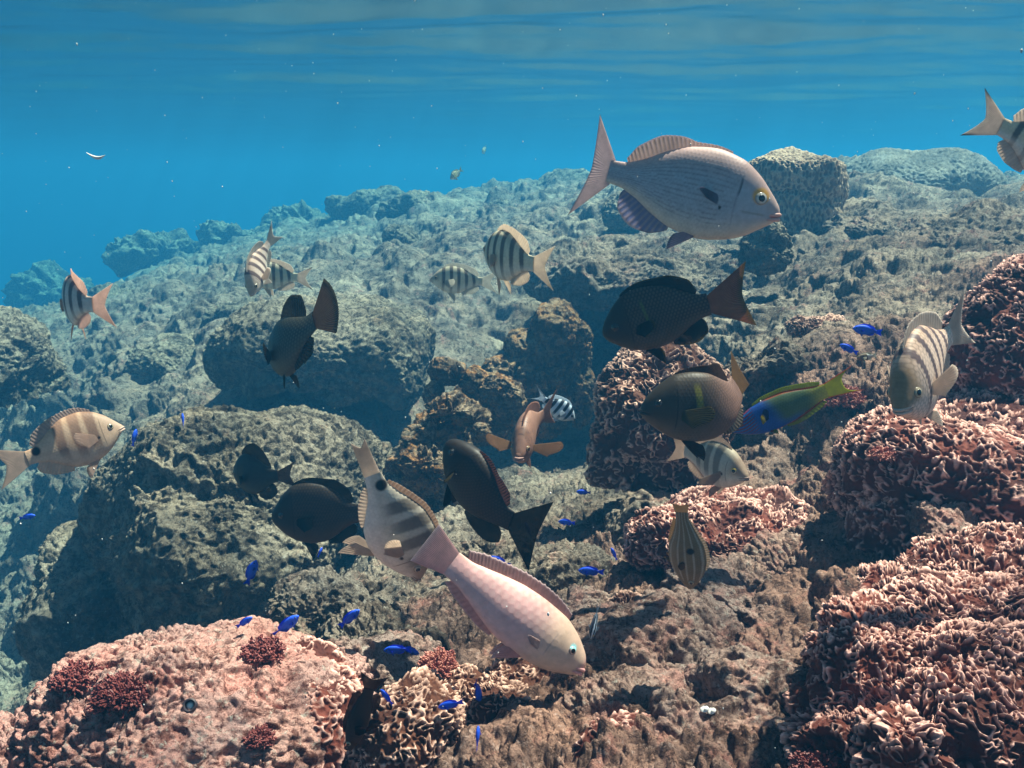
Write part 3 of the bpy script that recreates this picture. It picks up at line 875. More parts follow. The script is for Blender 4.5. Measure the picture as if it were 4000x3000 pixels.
    for side in (1, -1):
        o_ = R(pc['outr'] if (pc['outr'] is not None and side < 0) else pc['out'])
        dr = R(pc['droopr'] if (pc['droopr'] is not None and side < 0) else pc['droop'])
        wq = float(pchip(sp['s'], sp['wid'], [pc['s']])[0]) * 0.93
        a = np.array((-math.cos(o_) * math.cos(dr), side * math.sin(o_) * math.cos(dr), math.sin(dr)))
        b = np.array((math.cos(o_) * math.sin(dr), -side * math.sin(o_) * math.sin(dr), math.cos(dr)))
        al = np.linspace(1, -1, 21) * R(pc['fan'])
        c0 = np.array((0.5 - pc['s'], side * wq, pc['z']))
        base = c0 + np.linspace(1, -1, 21)[:, None] * 0.028 * b - a * 0.012
        ll = pc['len'] * (0.62 + 0.38 * np.cos((al / R(pc['fan']) - 0.55) * 1.1) ** 2)
        tip = c0 + (np.cos(al)[:, None] * a + np.sin(al)[:, None] * b) * ll[:, None]
        make_fin('pectoral_fin', root, base, tip, np.cross(a, b), colfn=lambda u, r, y: fincol('pect', u, r, y), nray=pc['nray'], m=8, th=0.004, **kw)
    pv_ = dict(s=0.36, len=0.22, down=48, out=14, nray=5)
    pv_.update(pelvic or {})
    for side in (1, -1):
        dn, ou = R(pv_['down']), R(pv_['out'])
        a = np.array((-math.cos(dn), side * math.sin(ou) * math.sin(dn), -math.sin(dn) * math.cos(ou)))
        b = np.array((-math.sin(dn), 0, math.cos(dn)))
        c0 = np.array((0.5 - pv_['s'], side * 0.03, float(botz([pv_['s']])[0]) + 0.02))
        al = np.linspace(-0.25, 1, 13) * R(26)
        base = c0 + np.linspace(-1, 1, 13)[:, None] * 0.022 * b
        ll = pv_['len'] * np.linspace(1.0, 0.62, 13)
        tip = c0 + (np.cos(al)[:, None] * a + np.sin(al)[:, None] * b) * ll[:, None]
        make_fin('pelvic_fin', root, base, tip, np.cross(a, b), colfn=lambda u, r, y: fincol('pelvic', u, r, y), nray=pv_['nray'], m=7, th=0.005, **kw)
    e = dict(s=0.135, z=0.045, r=0.036, iris=(0.55, 0.45, 0.30), pup=0.55, ring=None)
    e.update(eye or {})
    tq = float(topz([e['s']])[0])
    bq = float(botz([e['s']])[0])
    wq = float(pchip(sp['s'], sp['wid'], [e['s']])[0])
    tt = (e['z'] - (tq + bq) / 2) / ((tq - bq) / 2)
    cy = wq * max(1 - tt * tt, 0.05) ** 0.46
    EV, EF = ico(3)
    for side in (1, -1):
        nx = np.array((0.38, side, 0.20))
        nx /= np.linalg.norm(nx)
        c0 = np.array((0.5 - e['s'], side * (cy - 0.004), e['z']))
        ax = np.cross(nx, (0, 0, 1.0))
        ax /= np.linalg.norm(ax)
        bx = np.cross(ax, nx)
        q = (EV[:, :1] * ax + EV[:, 1:2] * bx) * e['r'] + EV[:, 2:3] * nx * e['r'] * 0.45 + c0
        me = raw_mesh('eye', q * L, EF)
        rad = np.hypot(EV[:, 0], EV[:, 1])
        ec = lerp(e['iris'], np.array(e['iris']) * 0.45, sstep(rad, 0.62, 0.95))
        if e['ring'] is not None:
            ec = lerp(ec, e['ring'], sstep(EV[:, 1], -0.1, 0.4) * sstep(rad, 0.55, 0.7))
        set_col(me, ec)
        eo = obj('eye', me, M_EYE, root)
        rp = e['r'] * e['pup']
        q = (EV[:, :1] * ax + EV[:, 1:2] * bx) * rp + EV[:, 2:3] * nx * e['r'] * 0.2 + c0 + nx * e['r'] * 0.36
        me = raw_mesh('pupil', q * L, EF)
        set_col(me, np.full((len(EV), 3), 0.004))
        obj('pupil', me, M_EYE, eo)
    if lips:
        for zz_, up in ((0.012, 1), (-0.014, -1)):
            n = 15
            ph = np.linspace(-1, 1, n)
            sq = 0.004 + 0.06 * np.abs(ph) ** 1.8
            wq = np.interp(sq, s, wid)
            mz = np.interp(sq, s, mid)
            cpath = np.stack([0.5 - sq + 0.006, np.sign(ph) * wq * 0.94, mz + zz_ - 0.02 * np.abs(ph) ** 2 + lips.get('z', -0.012)], 1)
            rad_ = lips.get('r', 0.010) * (1 - 0.55 * np.abs(ph) ** 2)
            k = np.linspace(0, 2 * math.pi, 8, endpoint=False)
            ring = np.stack([np.cos(k), 0 * k, np.sin(k)], 1)
            q = (cpath[:, None, :] + ring[None] * rad_[:, None, None]).reshape(-1, 3)
            me = raw_mesh('lip', q * L, grid_faces(n, 8, True))
            set_col(me, np.tile(np.array(lips.get('col', (0.5, 0.35, 0.3))), (len(q), 1)))
            obj('lip', me, M_LIP, root)
    return root


# ---- colours (albedo) of each kind
def sergeant_col(base=(0.86, 0.68, 0.46), bar=(0.17, 0.13, 0.105), belly=(0.88, 0.80, 0.68), back=(0.62, 0.46, 0.28), head=(0.50, 0.40, 0.30),
                 cs=(.26, .41, .55, .69, .83), bw=0.031, fade=0.55, spot=False, strength=1.0, scl=0.5, fr=(-0.85, -0.15)):
    def f(s, t, x, z):
        c = lerp(base, belly, sstep(-t, 0.0, 0.75))
        c = lerp(c, back, 0.55 * sstep(t, 0.45, 1.0))
        e = scales(x, z, 0.036)
        c = c * (1 - 0.16 * scl * sstep(e, 0.6, 1.0))[:, None]
        c = lerp(c, head, 0.9 * (1 - sstep(s, 0.13, 0.24)) * sstep(t, -0.40, 0.25))
        jag = 0.003 * np.sin(z * 170) * scl
        for i, k in enumerate(cs):
            sl = s + 0.03 * t * (k - 0.5) - 0.02 * (1 - t * t) + jag
            m = band(sl, k, bw * (0.75 + 0.35 * (t + 1) / 2), 0.30)
            m = m * (1 - fade * sstep(-t, -fr[1], -fr[0])) * strength
            c = lerp(c, bar, m)
        g = band(s, 0.235 - 0.02 * (t ** 2), 0.005, 0.7) * sstep(0.75 - np.abs(t), 0, 0.3)
        c = lerp(c, (0.10, 0.07, 0.06), 0.6 * g)
        for zz in (-0.008, -0.028):
            c = lerp(c, (0.05, 0.03, 0.03), 0.85 * band(z, zz - 0.25 * s, 0.0045, 0.6) * (1 - sstep(s, 0.06, 0.09)))
        sp_ = band(np.hypot(s - 0.285, (z + 0.03) * 1.0), 0.0, 0.016, 0.4)
        c = lerp(c, (0.03, 0.025, 0.03), sp_)
        if spot:
            c = lerp(c, (0.012, 0.010, 0.012), band(np.hypot(s - 0.90, (z - 0.045) * 0.9), 0.0, 0.045, 0.25))
        return c
    return f


def fin_col(base, edge=None, ray=None, edge_from=0.75, tips=None, part=None):
    def f(kind, u, r, y):
        c = np.tile(np.asarray(base, float), (len(u), 1))
        if part and kind in part:
            c = np.tile(np.asarray(part[kind], float), (len(u), 1))
        if ray is not None:
            c = lerp(c, ray, 0.75 * sstep(y, 0.35, 0.9) * (0.35 + 0.65 * r))
        if edge is not None:
            c = lerp(c, edge, sstep(r, edge_from, 1.0))
        if tips is not None and kind == 'tail':
            c = lerp(c, tips, sstep(np.abs(u - 0.5), 0.40, 0.5) * sstep(r, 0.45, 0.9))
        return c
    return f


def chub_col(s, t, x, z):
    c = lerp((0.45, 0.48, 0.54), (0.76, 0.70, 0.58), sstep(-t, 0.30, 1.0))  # bluish flank tint paints in the ambient water light
    c = lerp(c, (0.62, 0.40, 0.35), 0.9 * sstep(t, 0.20, 0.90))  # pink of sunlight painted along the back
    c = lerp(c, (0.62, 0.44, 0.38), 0.8 * (1 - sstep(s, 0.0, 0.16)) * sstep(t, -0.3, 0.3))
    pn = perlin(np.stack([s * 9, t * 9, 0 * s], 1).astype(np.float32), 1.0, 3)
    pf = perlin(np.stack([s * 55, t * 14, 0 * s], 1).astype(np.float32), 1.0, 4)
    lines = (0.72 + 0.4 * pn + 0.5 * pf) * 0.5 + 0.5 * np.sin(t * 58 + 1.1 * pn + 0.5 * np.sin(s * 40) + 0.3 * np.sin(s * 171))
    c = lerp(c, np.array((0.24, 0.23, 0.24)), 0.62 * sstep(lines, 0.45, 0.95) * sstep(s, 0.22, 0.36) * sstep(0.8 - np.abs(t + 0.02), 0, 0.25))
    c = c * (1 - 0.10 * sstep(scales(x, z, 0.022), 0.6, 1.0) * sstep(s, 0.2, 0.3))[:, None]
    g = band(s, 0.255 + 0.035 * t * t - 0.03 * t, 0.006, 0.6) * sstep(t, 0.05, 0.2) * (1 - sstep(t, 0.5, 0.65))
    c = lerp(c, (0.06, 0.05, 0.05), 0.9 * g)
    g2 = band(s, 0.255 - 0.02 * t * t, 0.005, 0.7) * sstep(0.8 - np.abs(t), 0, 0.3)
    c = lerp(c, (0.30, 0.30, 0.34), 0.5 * g2)
    c = lerp(c, (0.02, 0.015, 0.01), band(np.hypot(s - 0.33, z + 0.055), 0, 0.009, 0.4))
    c = lerp(c, (0.85, 0.42, 0.05), 0.95 * band(np.hypot(s - 0.128, (z - 0.058)), 0, 0.046, 0.25))
    c = lerp(c, (0.30, 0.30, 0.26), 0.7 * band(z, -0.035 - 0.06 * s, 0.006, 0.6) * sstep(s, 0.07, 0.1) * (1 - sstep(s, 0.19, 0.23)))
    c = lerp(c, (0.70, 0.20, 0.16), 0.9 * band(z, -0.035 - 0.1 * s, 0.010, 0.5) * (1 - sstep(s, 0.035, 0.06)))
    return c


def dark_col(base=(0.030, 0.019, 0.013), light=(0.15, 0.09, 0.055), belly=(0.09, 0.065, 0.04), bar=(0.20, 0.22, 0.035), barw=0.0, bars_at=0.40, sc=0.034, sca=0.75, tailc=None):
    def f(s, t, x, z):
        c = lerp(base, belly, sstep(-t, 0.2, 0.9))
        e = scales(x, z, sc)
        c = lerp(c, light, sca * (1 - sstep(e, 0.25, 0.95)) * sstep(s, 0.2, 0.35))
        if tailc is not None:
            c = lerp(c, np.asarray(tailc) * (0.55 + 0.75 * (1 - e))[:, None], sstep(s, 0.42, 0.85))
        if barw > 0:
            m = band(s + 0.04 * t, bars_at, barw, 0.4) * sstep(t, -0.45, -0.2) * (1 - sstep(t, 0.5, 0.75))
            c = lerp(c, bar, m * (0.45 + 0.55 * (1 - e)))
        g = band(s, 0.27 - 0.02 * t * t, 0.005, 0.7) * sstep(0.8 - np.abs(t), 0, 0.3)
        return lerp(c, (0.01, 0.008, 0.006), 0.7 * g)
    return f


def parrot_col(s, t, x, z):
    c = lerp((0.84, 0.46, 0.44), (0.80, 0.50, 0.48), sstep(-t, 0.0, 0.8))
    c = lerp(c, (0.76, 0.54, 0.38), 0.8 * (1 - sstep(s, 0.22, 0.5)))
    c = lerp(c, (0.56, 0.36, 0.28), 0.6 * sstep(t, 0.55, 1.0))
    e = scales(x, z, 0.046)
    m = sstep(s, 0.26, 0.4) * sstep(t, -0.35, 0.05) * (1 - sstep(s, 0.85, 1.0))
    c = lerp(c, (0.94, 0.66, 0.60), 0.24 * m * (1 - sstep(e, 0.3, 0.8)))
    c = lerp(c, (0.66, 0.34, 0.33), 0.20 * m * sstep(e, 0.75, 1.0))
    c = lerp(c, (0.76, 0.36, 0.36), 0.7 * (1 - sstep(s, 0.0, 0.06)))
    c = lerp(c, (0.45, 0.25, 0.25), 0.7 * band(z, -0.02 - 0.2 * s, 0.005, 0.6) * (1 - sstep(s, 0.035, 0.06)))
    c = lerp(c, (0.45, 0.85, 0.85), 0.9 * band(np.hypot(s - 0.145, (z - 0.07) * 1.2), 0, 0.02, 0.4))
    g = band(s, 0.27 - 0.02 * t * t, 0.004, 0.7) * sstep(0.6 - np.abs(t), 0, 0.3)
    return lerp(c, (0.45, 0.30, 0.28), 0.5 * g)


def wrasse_col(s, t, x, z):
    c = lerp((0.02, 0.09, 0.42), (0.09, 0.14, 0.06), sstep(s + 0.06 * t, 0.38, 0.55))
    c = lerp(c, (0.50, 0.44, 0.04), sstep(s, 0.76, 1.0))
    c = lerp(c, (0.03, 0.05, 0.16), 0.85 * (1 - sstep(s, 0.18, 0.30)))
    lines = 0.5 + 0.5 * np.sin(z * 210 + 5 * np.sin(s * 14))
    hd = 1 - sstep(s, 0.22, 0.28)
    c = lerp(c, (0.30, 0.03, 0.05), 0.8 * hd * sstep(lines, 0.6, 0.9))
    c = lerp(c, (0.03, 0.22, 0.65), 0.8 * hd * sstep(1 - lines, 0.7, 0.95))
    c = lerp(c, (0.02, 0.08, 0.45), 0.6 * sstep(-t, 0.4, 0.9) * (1 - sstep(s, 0.6, 0.8)))
    c = lerp(c, (0.38, 0.08, 0.02), 0.9 * sstep(np.abs(t), 0.90, 0.97) * sstep(s, 0.35, 0.45))
    return c * (1 - 0.2 * sstep(scales(x, z, 0.03), 0.6, 1.0))[:, None]


def scissor_col(s, t, x, z):
    c = lerp((0.62, 0.74, 0.88), (0.80, 0.86, 0.92), sstep(-t, 0.2, 0.8))
    for k in (.24, .41, .57, .73, .90):
        c = lerp(c, (0.012, 0.016, 0.03), band(s + 0.02 * t, k, 0.046 * (0.7 + 0.3 * (t + 1) / 2), 0.2) * (1 - 0.7 * sstep(-t, 0.5, 0.95)))
    return c


def brown_col(s, t, x, z):
    c = lerp((0.28, 0.145, 0.105), (0.32, 0.18, 0.135), sstep(-t, 0.2, 0.8))
    c = lerp(c, (0.14, 0.07, 0.05), 0.7 * sstep(t, 0.5, 0.9) * band(s, 0.20, 0.05, 0.5))
    P = np.stack([s * 1.0, t * 0.2, 0 * s], 1).astype(np.float32)
    d = worley(P, 46, 4)
    c = lerp(c, (0.06, 0.03, 0.03), 0.85 * (1 - sstep(d, 0.2, 0.42)) * band(s, 0.24, 0.10, 0.3) * sstep(t, 0.05, 0.3))
    return c * (1 - 0.25 * sstep(scales(x, z, 0.035), 0.5, 1.0) * sstep(s, 0.25, 0.35))[:, None]


def lined_col(s, t, x, z):
    c = lerp((0.25, 0.165, 0.085), (0.32, 0.22, 0.13), sstep(-t, 0.2, 0.9))
    l = 0.5 + 0.5 * np.sin(t * 15 + 0.9)
    c = lerp(c, (0.52, 0.42, 0.33), 0.75 * sstep(l, 0.78, 0.97) * sstep(s, 0.12, 0.2))
    c = lerp(c, (0.015, 0.012, 0.01), band(np.hypot((s - 0.55) * 1.2, (z - 0.085)), 0, 0.045, 0.3))
    return c * (1 - 0.25 * sstep(scales(x, z, 0.03), 0.5, 1.0))[:, None]


def damsel_col(s, t, x, z):
    c = lerp((0.03, 0.13, 1.0), (0.04, 0.08, 0.98), sstep(s, 0.5, 1.0))
    return c * (1 - 0.3 * sstep(scales(x, z, 0.05), 0.5, 1.0))[:, None]


def twotone_col(s, t, x, z):
    return lerp((0.22, 0.15, 0.09), (0.80, 0.78, 0.70), sstep(s + 0.05 * t, 0.60, 0.68))


SG = 'pale sergeant fish with dark bars'
FIN_S = fin_col((0.88, 0.74, 0.63), edge=(0.90, 0.80, 0.72), ray=(0.78, 0.62, 0.52))
FIN_ST = fin_col((0.88, 0.74, 0.63), edge=(0.90, 0.80, 0.70), ray=(0.78, 0.62, 0.52), tips=(0.05, 0.05, 0.06))
SGT = dict(tail=dict(up=0.30, midl=0.16, low=0.30, spread=0.22), lips=dict(col=(0.62, 0.46, 0.38)))
S0 = sergeant_col()
S_BACK = sergeant_col(bar=(0.16, 0.13, 0.105), base=(0.82, 0.71, 0.50), belly=(0.84, 0.79, 0.66), back=(0.50, 0.45, 0.32))
S_PINK = sergeant_col(base=(0.84, 0.66, 0.56), back=(0.55, 0.34, 0.22), bar=(0.17, 0.11, 0.10))
S_BROWN = sergeant_col(base=(0.66, 0.44, 0.30), belly=(0.70, 0.50, 0.36), back=(0.50, 0.27, 0.16), bar=(0.28, 0.15, 0.10), head=(0.56, 0.38, 0.28), bw=0.052, cs=(.30, .46, .63), fade=0.9, spot=True, strength=0.8)
S_WASH = sergeant_col(base=(0.55, 0.50, 0.42), belly=(0.72, 0.68, 0.60), back=(0.20, 0.14, 0.10), bar=(0.10, 0.075, 0.06), head=(0.34, 0.25, 0.18), bw=0.05, cs=(.20, .36, .52, .68), fade=1.0, fr=(-0.35, 0.35), spot=True, strength=0.8)

# A the big silver chub
fish('chub', 'chub', 'large silver grey fish with fine side stripes and a yellow ringed eye, swimming right', None, 1497, 414, 1.45, 0.285, -14, -13, -4, chub_col,
     fin_col((0.84, 0.66, 0.65), edge=(0.45, 0.38, 0.45), edge_from=0.92, part={'dorsal': (0.58, 0.43, 0.36), 'anal': (0.36, 0.38, 0.60), 'pect': (0.28, 0.24, 0.34), 'pelvic': (0.50, 0.46, 0.62)}, ray=(0.76, 0.60, 0.60)),
     hi=2.2, deep=1.13, tail=dict(up=0.13, midl=0.10, low=0.17, spread=0.30, p=1.3, nray=22, drop=0.0), dorsal=dict(s0=0.34, s1=0.90, h=[.012, .018, .025, .06, .08, .07, .02], lean=0.55, nray=18, spiny=0.4),
     anal=dict(s0=0.58, s1=0.88, h=[.02, .09, .11, .09, .02]), pect=dict(s=0.335, z=-0.02, len=0.14, out=14, droop=12, fan=12), pelvic=dict(s=0.44, len=0.17, down=40),
     eye=dict(s=0.125, z=0.045, r=0.036, iris=(0.72, 0.68, 0.58), pup=0.55), lips=dict(col=(0.72, 0.42, 0.36), r=0.012, z=-0.014), bend=-5)
# B cropped at the right edge
fish('sergeant', 'striped_fish', 'pale fish with dark bars cut off by the right edge, only its tail half showing', SG, 2258, 325, 1.12, 0.142, 6, -24, 0, S0, FIN_ST, hi=1.3, **SGT)
# C left, tail pink
fish('sergeant', 'striped_fish', 'striped fish with a pink forked tail, alone at the far left', SG, 160, 652, 1.55, 0.170, 113, -2, 0, S_PINK, fin_col((0.92, 0.66, 0.56), ray=(0.84, 0.56, 0.47)), bend=-42, hi=1.3, pect=dict(out=8, len=0.2), **SGT)
# D pair
fish('sergeant', 'striped_fish', 'narrow pinkish striped fish seen end on, in front of another striped fish left of centre', SG, 556, 580, 2.35, 0.165, 262, -50, 6, S_PINK, FIN_S, bend=18, hi=1.2, **SGT)
fish('sergeant', 'striped_fish', 'striped fish half hidden behind the narrow one, tail to the right', SG, 588, 597, 2.75, 0.165, 172, 2, 0, S_BACK, FIN_ST, hi=1.2, **SGT)
# E F
fish('sergeant', 'striped_fish', 'grey striped fish facing left, its tail behind the taller striped fish in the centre', SG, 985, 606, 2.6, 0.155, 176, 2, 0, S_BACK, fin_col((0.80, 0.76, 0.68), ray=(0.66, 0.62, 0.55)), hi=1.2, **SGT)
fish('sergeant', 'striped_fish', 'tall striped fish with a frilled pale tail, on the reef flat in the centre', SG, 1094, 556, 1.75, 0.190, 116, 4, 0, S_BACK, fin_col((0.88, 0.74, 0.60), ray=(0.76, 0.60, 0.48)), bend=-14, hi=1.3, pect=dict(out=8, len=0.2), **SGT)
# G right, head on
fish('sergeant', 'striped_fish', 'striped fish turning its brown head down towards the viewer, above the right coral plateau', SG, 1990, 800, 1.05, 0.180, 232, -20, 10, sergeant_col(base=(0.92, 0.66, 0.52), belly=(0.92, 0.72, 0.60), head=(0.30, 0.19, 0.10), back=(0.48, 0.30, 0.20), bar=(0.15, 0.10, 0.10), scl=2.2, bw=0.026), FIN_S, bend=12, hi=1.8, deep=1.12, **SGT)
# H left big
fish('sergeant', 'striped_fish', 'large tan fish with broad brown bars and a black tail spot, at left edge', SG, 165, 955, 1.5, 0.155, 36, 11, -16, S_BROWN, fin_col((0.88, 0.66, 0.54), ray=(0.78, 0.56, 0.46), part={'dorsal': (0.60, 0.46, 0.42)}), hi=1.8, deep=1.12,
     tail=dict(up=0.33, midl=0.20, low=0.33, spread=0.23), lips=dict(col=(0.6, 0.42, 0.34)), pect=dict(len=0.26, out=20, droop=2, fan=30))
# I olive fish with the large tail
fish('dark', 'dark_fish', 'dark olive fish showing its fanned orange brown tail, left of centre', 'dark reef fish', 622, 750, 1.75, 0.215, 118, -24, 4, dark_col(base=(0.034, 0.033, 0.024), light=(0.12, 0.105, 0.07), belly=(0.075, 0.065, 0.042)),
     fin_col((0.085, 0.06, 0.035), ray=(0.02, 0.015, 0.012), part={'tail': (0.60, 0.28, 0.10)}, edge=(0.06, 0.05, 0.02)), bend=-34, lift=26, hi=1.6, tail=dict(up=0.22, midl=0.30, low=0.20, spread=0.32, nray=18, p=2.2),
     dorsal=dict(h=[.04, .09, .12, .16, .20, .20, .05], spiny=0.1, lean=0.35), eye=dict(iris=(0.25, 0.2, 0.12)))
# J large dark fish
fish('dark', 'dark_fish', 'large black brown fish with a thin green bar, in the hollow right of centre', 'dark reef fish', 1415, 688, 1.45, 0.178, 172, -17, -4, dark_col(bar=(0.12, 0.16, 0.03), barw=0.014, bars_at=0.44),
     fin_col((0.045, 0.026, 0.018), ray=(0.012, 0.008, 0.006), part={'tail': (0.48, 0.20, 0.09)}, edge=(0.20, 0.14, 0.035), edge_from=0.8), hi=1.8, deep=1.1, tail=dict(up=0.40, midl=0.30, low=0.36, spread=0.30, nray=20),
     dorsal=dict(s0=0.24, h=[.02, .045, .055, .065, .09, .09, .03], nray=26, spiny=0.0), anal=dict(h=[.03, .10, .13, .11, .03]), eye=dict(r=0.042, iris=(0.02, 0.02, 0.02)), pect=dict(len=0.2, out=12), bend=6)
# K scaled brown fish
fish('dark', 'dark_fish', 'brown scaly fish with a yellow green bar, in front of the rainbow coloured wrasse', 'dark reef fish', 1516, 885, 1.30, 0.182, 184, 2, 8, dark_col(base=(0.050, 0.038, 0.026), light=(0.085, 0.06, 0.045), belly=(0.13, 0.10, 0.07), bar=(0.34, 0.30, 0.035), barw=0.026, bars_at=0.45, sc=0.027, tailc=(0.30, 0.165, 0.125)),
     fin_col((0.10, 0.055, 0.04), ray=(0.05, 0.025, 0.02), part={'tail': (0.36, 0.20, 0.08), 'pect': (0.16, 0.14, 0.05), 'anal': (0.40, 0.32, 0.25)}), bend=-66, lift=34, hi=2.0, deep=1.05, tail=dict(up=0.30, midl=0.26, low=0.26, spread=0.16),
     dorsal=dict(s0=0.26, h=[.015, .035, .05, .065, .10, .11, .03], nray=30, spiny=0.0), anal=dict(s0=0.66, h=[.02, .06, .08, .06, .02]), eye=dict(s=0.12, z=0.055, r=0.032, iris=(0.06, 0.05, 0.04)), lips=dict(col=(0.05, 0.04, 0.03)))
# L wrasse
fish('wrasse', 'wrasse', 'rainbow coloured wrasse with blue body and orange edged yellow tail, behind a brown fish', None, 1682, 888, 1.5, 0.170, 178, -25, 10, wrasse_col,
     lambda kind, u, r, y: (lerp(lerp((0.55, 0.60, 0.03), (0.62, 0.62, 0.04), y), (0.75, 0.16, 0.02), sstep(np.abs(u - 0.5), 0.40, 0.47)) if kind == 'tail'
                            else lerp((0.75, 0.62, 0.03), (0.01, 0.015, 0.08), sstep(r, 0.35, 0.5)) if kind == 'pect' else lerp((0.36, 0.07, 0.02), (0.34, 0.40, 0.04), sstep(r, 0.25, 0.45))),
     hi=1.6, deep=1.12, tail=dict(up=0.34, midl=0.17, low=0.34, spread=0.135, p=3.0), dorsal=dict(s0=0.28, s1=0.95, h=[.02, .04, .045, .05, .05, .05, .03], spiny=0, nray=22), anal=dict(s0=0.52, s1=0.93, h=[.02, .045, .05, .05, .03]),
     pect=dict(s=0.30, z=-0.02, len=0.15, out=40, droop=30, fan=24), pelvic=dict(len=0.08), eye=dict(s=0.11, z=0.03, r=0.022, iris=(0.4, 0.1, 0.05)))
# M under K facing us
fish('sergeant', 'striped_fish', 'pale barred fish facing out with spread fins, under the brown scaly fish', SG, 1545, 1002, 1.62, 0.160, -58, -2, 0, sergeant_col(base=(0.62, 0.56, 0.46), head=(0.42, 0.28, 0.20), belly=(0.80, 0.70, 0.60), bar=(0.16, 0.13, 0.11), strength=0.8, bw=0.05, cs=(.36, .52, .68), fade=0.8),
     fin_col((0.62, 0.48, 0.40), ray=(0.48, 0.36, 0.30)), hi=1.6, pect=dict(len=0.27, out=70, droop=12, outr=62, droopr=-38, fan=22), lips=dict(col=(0.45, 0.30, 0.25)), eye=dict(iris=(0.62, 0.55, 0.42), ring=(0.6, 0.4, 0.05)), tail=SGT['tail'])
# N brown facing us
fish('sergeant', 'brown_fish', 'reddish brown fish facing the viewer with both side fins spread, in the centre', None, 1136, 940, 1.85, 0.195, 259, -12, -4, brown_col,
     fin_col((0.55, 0.30, 0.23), ray=(0.34, 0.17, 0.12), part={'pect': (0.38, 0.25, 0.15)}), bend=22, hi=1.6, pect=dict(s=0.31, len=0.33, out=70, droop=-14, fan=24, outr=72, droopr=-14), lips=dict(col=(0.46, 0.27, 0.23), r=0.013), eye=dict(iris=(0.40, 0.25, 0.14)), tail=SGT['tail'])
# O scissortail
fish('sergeant', 'banded_fish', 'small blue white fish with black bands and forked tail, behind the reddish brown fish', None, 1208, 884, 2.3, 0.100, 6, -34, 0, scissor_col,
     lambda kind, u, r, y: lerp((0.75, 0.82, 0.92), (0.02, 0.02, 0.04), band(np.abs(u - 0.5), 0.42, 0.05, 0.4)) if kind == 'tail' else np.tile((0.72, 0.80, 0.90), (len(u), 1)), tail=dict(up=0.42, midl=0.12, low=0.40, spread=0.22, p=1.6), eye=dict(iris=(0.05, 0.05, 0.08)))
# P dark from behind
fish('dark', 'dark_fish', 'black fish seen from behind heading up, its broad tail fanned towards the viewer', 'dark reef fish', 1022, 1050, 1.42, 0.170, 140, 52, 6, dark_col(base=(0.016, 0.012, 0.011), light=(0.045, 0.03, 0.022), belly=(0.02, 0.015, 0.012)),
     fin_col((0.020, 0.014, 0.012), ray=(0.008, 0.006, 0.005), part={'pect': (0.10, 0.075, 0.03), 'dorsal': (0.16, 0.07, 0.065)}), bend=-12, lift=34, hi=1.6, tail=dict(up=0.32, midl=0.28, low=0.32, spread=0.38, nray=20),
     pect=dict(len=0.20, out=66, droop=-10, fan=34), dorsal=dict(h=[.02, .05, .05, .05, .07, .08, .03]), anal=dict(h=[.04, .12, .16, .14, .05]), eye=dict(iris=(0.02, 0.015, 0.015)))
# Q dark behind R
fish('dark', 'dark_fish', 'round black fish facing left, its tail hidden by the pale nose down fish', 'dark reef fish', 684, 1112, 1.72, 0.175, 180, -2, 0, dark_col(base=(0.022, 0.017, 0.014), light=(0.065, 0.042, 0.028), belly=(0.09, 0.042, 0.018), barw=0.0),
     fin_col((0.022, 0.018, 0.014), ray=(0.01, 0.008, 0.006)), hi=1.6, deep=1.32, tail=dict(up=0.28, midl=0.22, low=0.28, spread=0.22), dorsal=dict(h=[.02, .045, .055, .06, .09, .09, .03], nray=26, spiny=0.0), eye=dict(iris=(0.02, 0.015, 0.015)), pelvic=dict(down=62))
# R nose down
fish('sergeant', 'striped_fish', 'pale fish diving nose down with smudged brown bars, left of the pink parrotfish', SG, 856, 1142, 1.32, 0.182, 14, -68, 16, S_WASH, fin_col((0.76, 0.62, 0.52), ray=(0.64, 0.50, 0.42), part={'dorsal': (0.45, 0.30, 0.22)}), bend=8, deep=1.12, hi=1.9,
     tail=dict(up=0.30, midl=0.24, low=0.30, spread=0.06), lips=dict(col=(0.3, 0.22, 0.17)), eye=dict(iris=(0.55, 0.45, 0.34)), pelvic=dict(len=0.30, down=55), dorsal=dict(h=[.02, .035, .04, .04, .04, .04, .02]), anal=dict(h=[.02, .05, .06, .05, .02]))
# S small dark
fish('dark', 'dark_fish', 'smaller blackish fish with a high back fin, on the shaded face of the broad boulder', 'dark reef fish', 545, 1028, 2.0, 0.135, 140, -6, 0, dark_col(base=(0.024, 0.024, 0.022), light=(0.04, 0.038, 0.032), belly=(0.05, 0.045, 0.025)),
     fin_col((0.03, 0.026, 0.02), ray=(0.015, 0.012, 0.01), part={'tail': (0.10, 0.05, 0.03)}), bend=-40, hi=1.1, deep=1.28, dorsal=dict(h=[.05, .12, .18, .22, .20, .14, .04], lean=0.3, spiny=0), anal=dict(h=[.05, .13, .16, .14, .04]), tail=dict(up=0.30, midl=0.2, low=0.3, spread=0.22), eye=dict(iris=(0.3, 0.25, 0.18)))
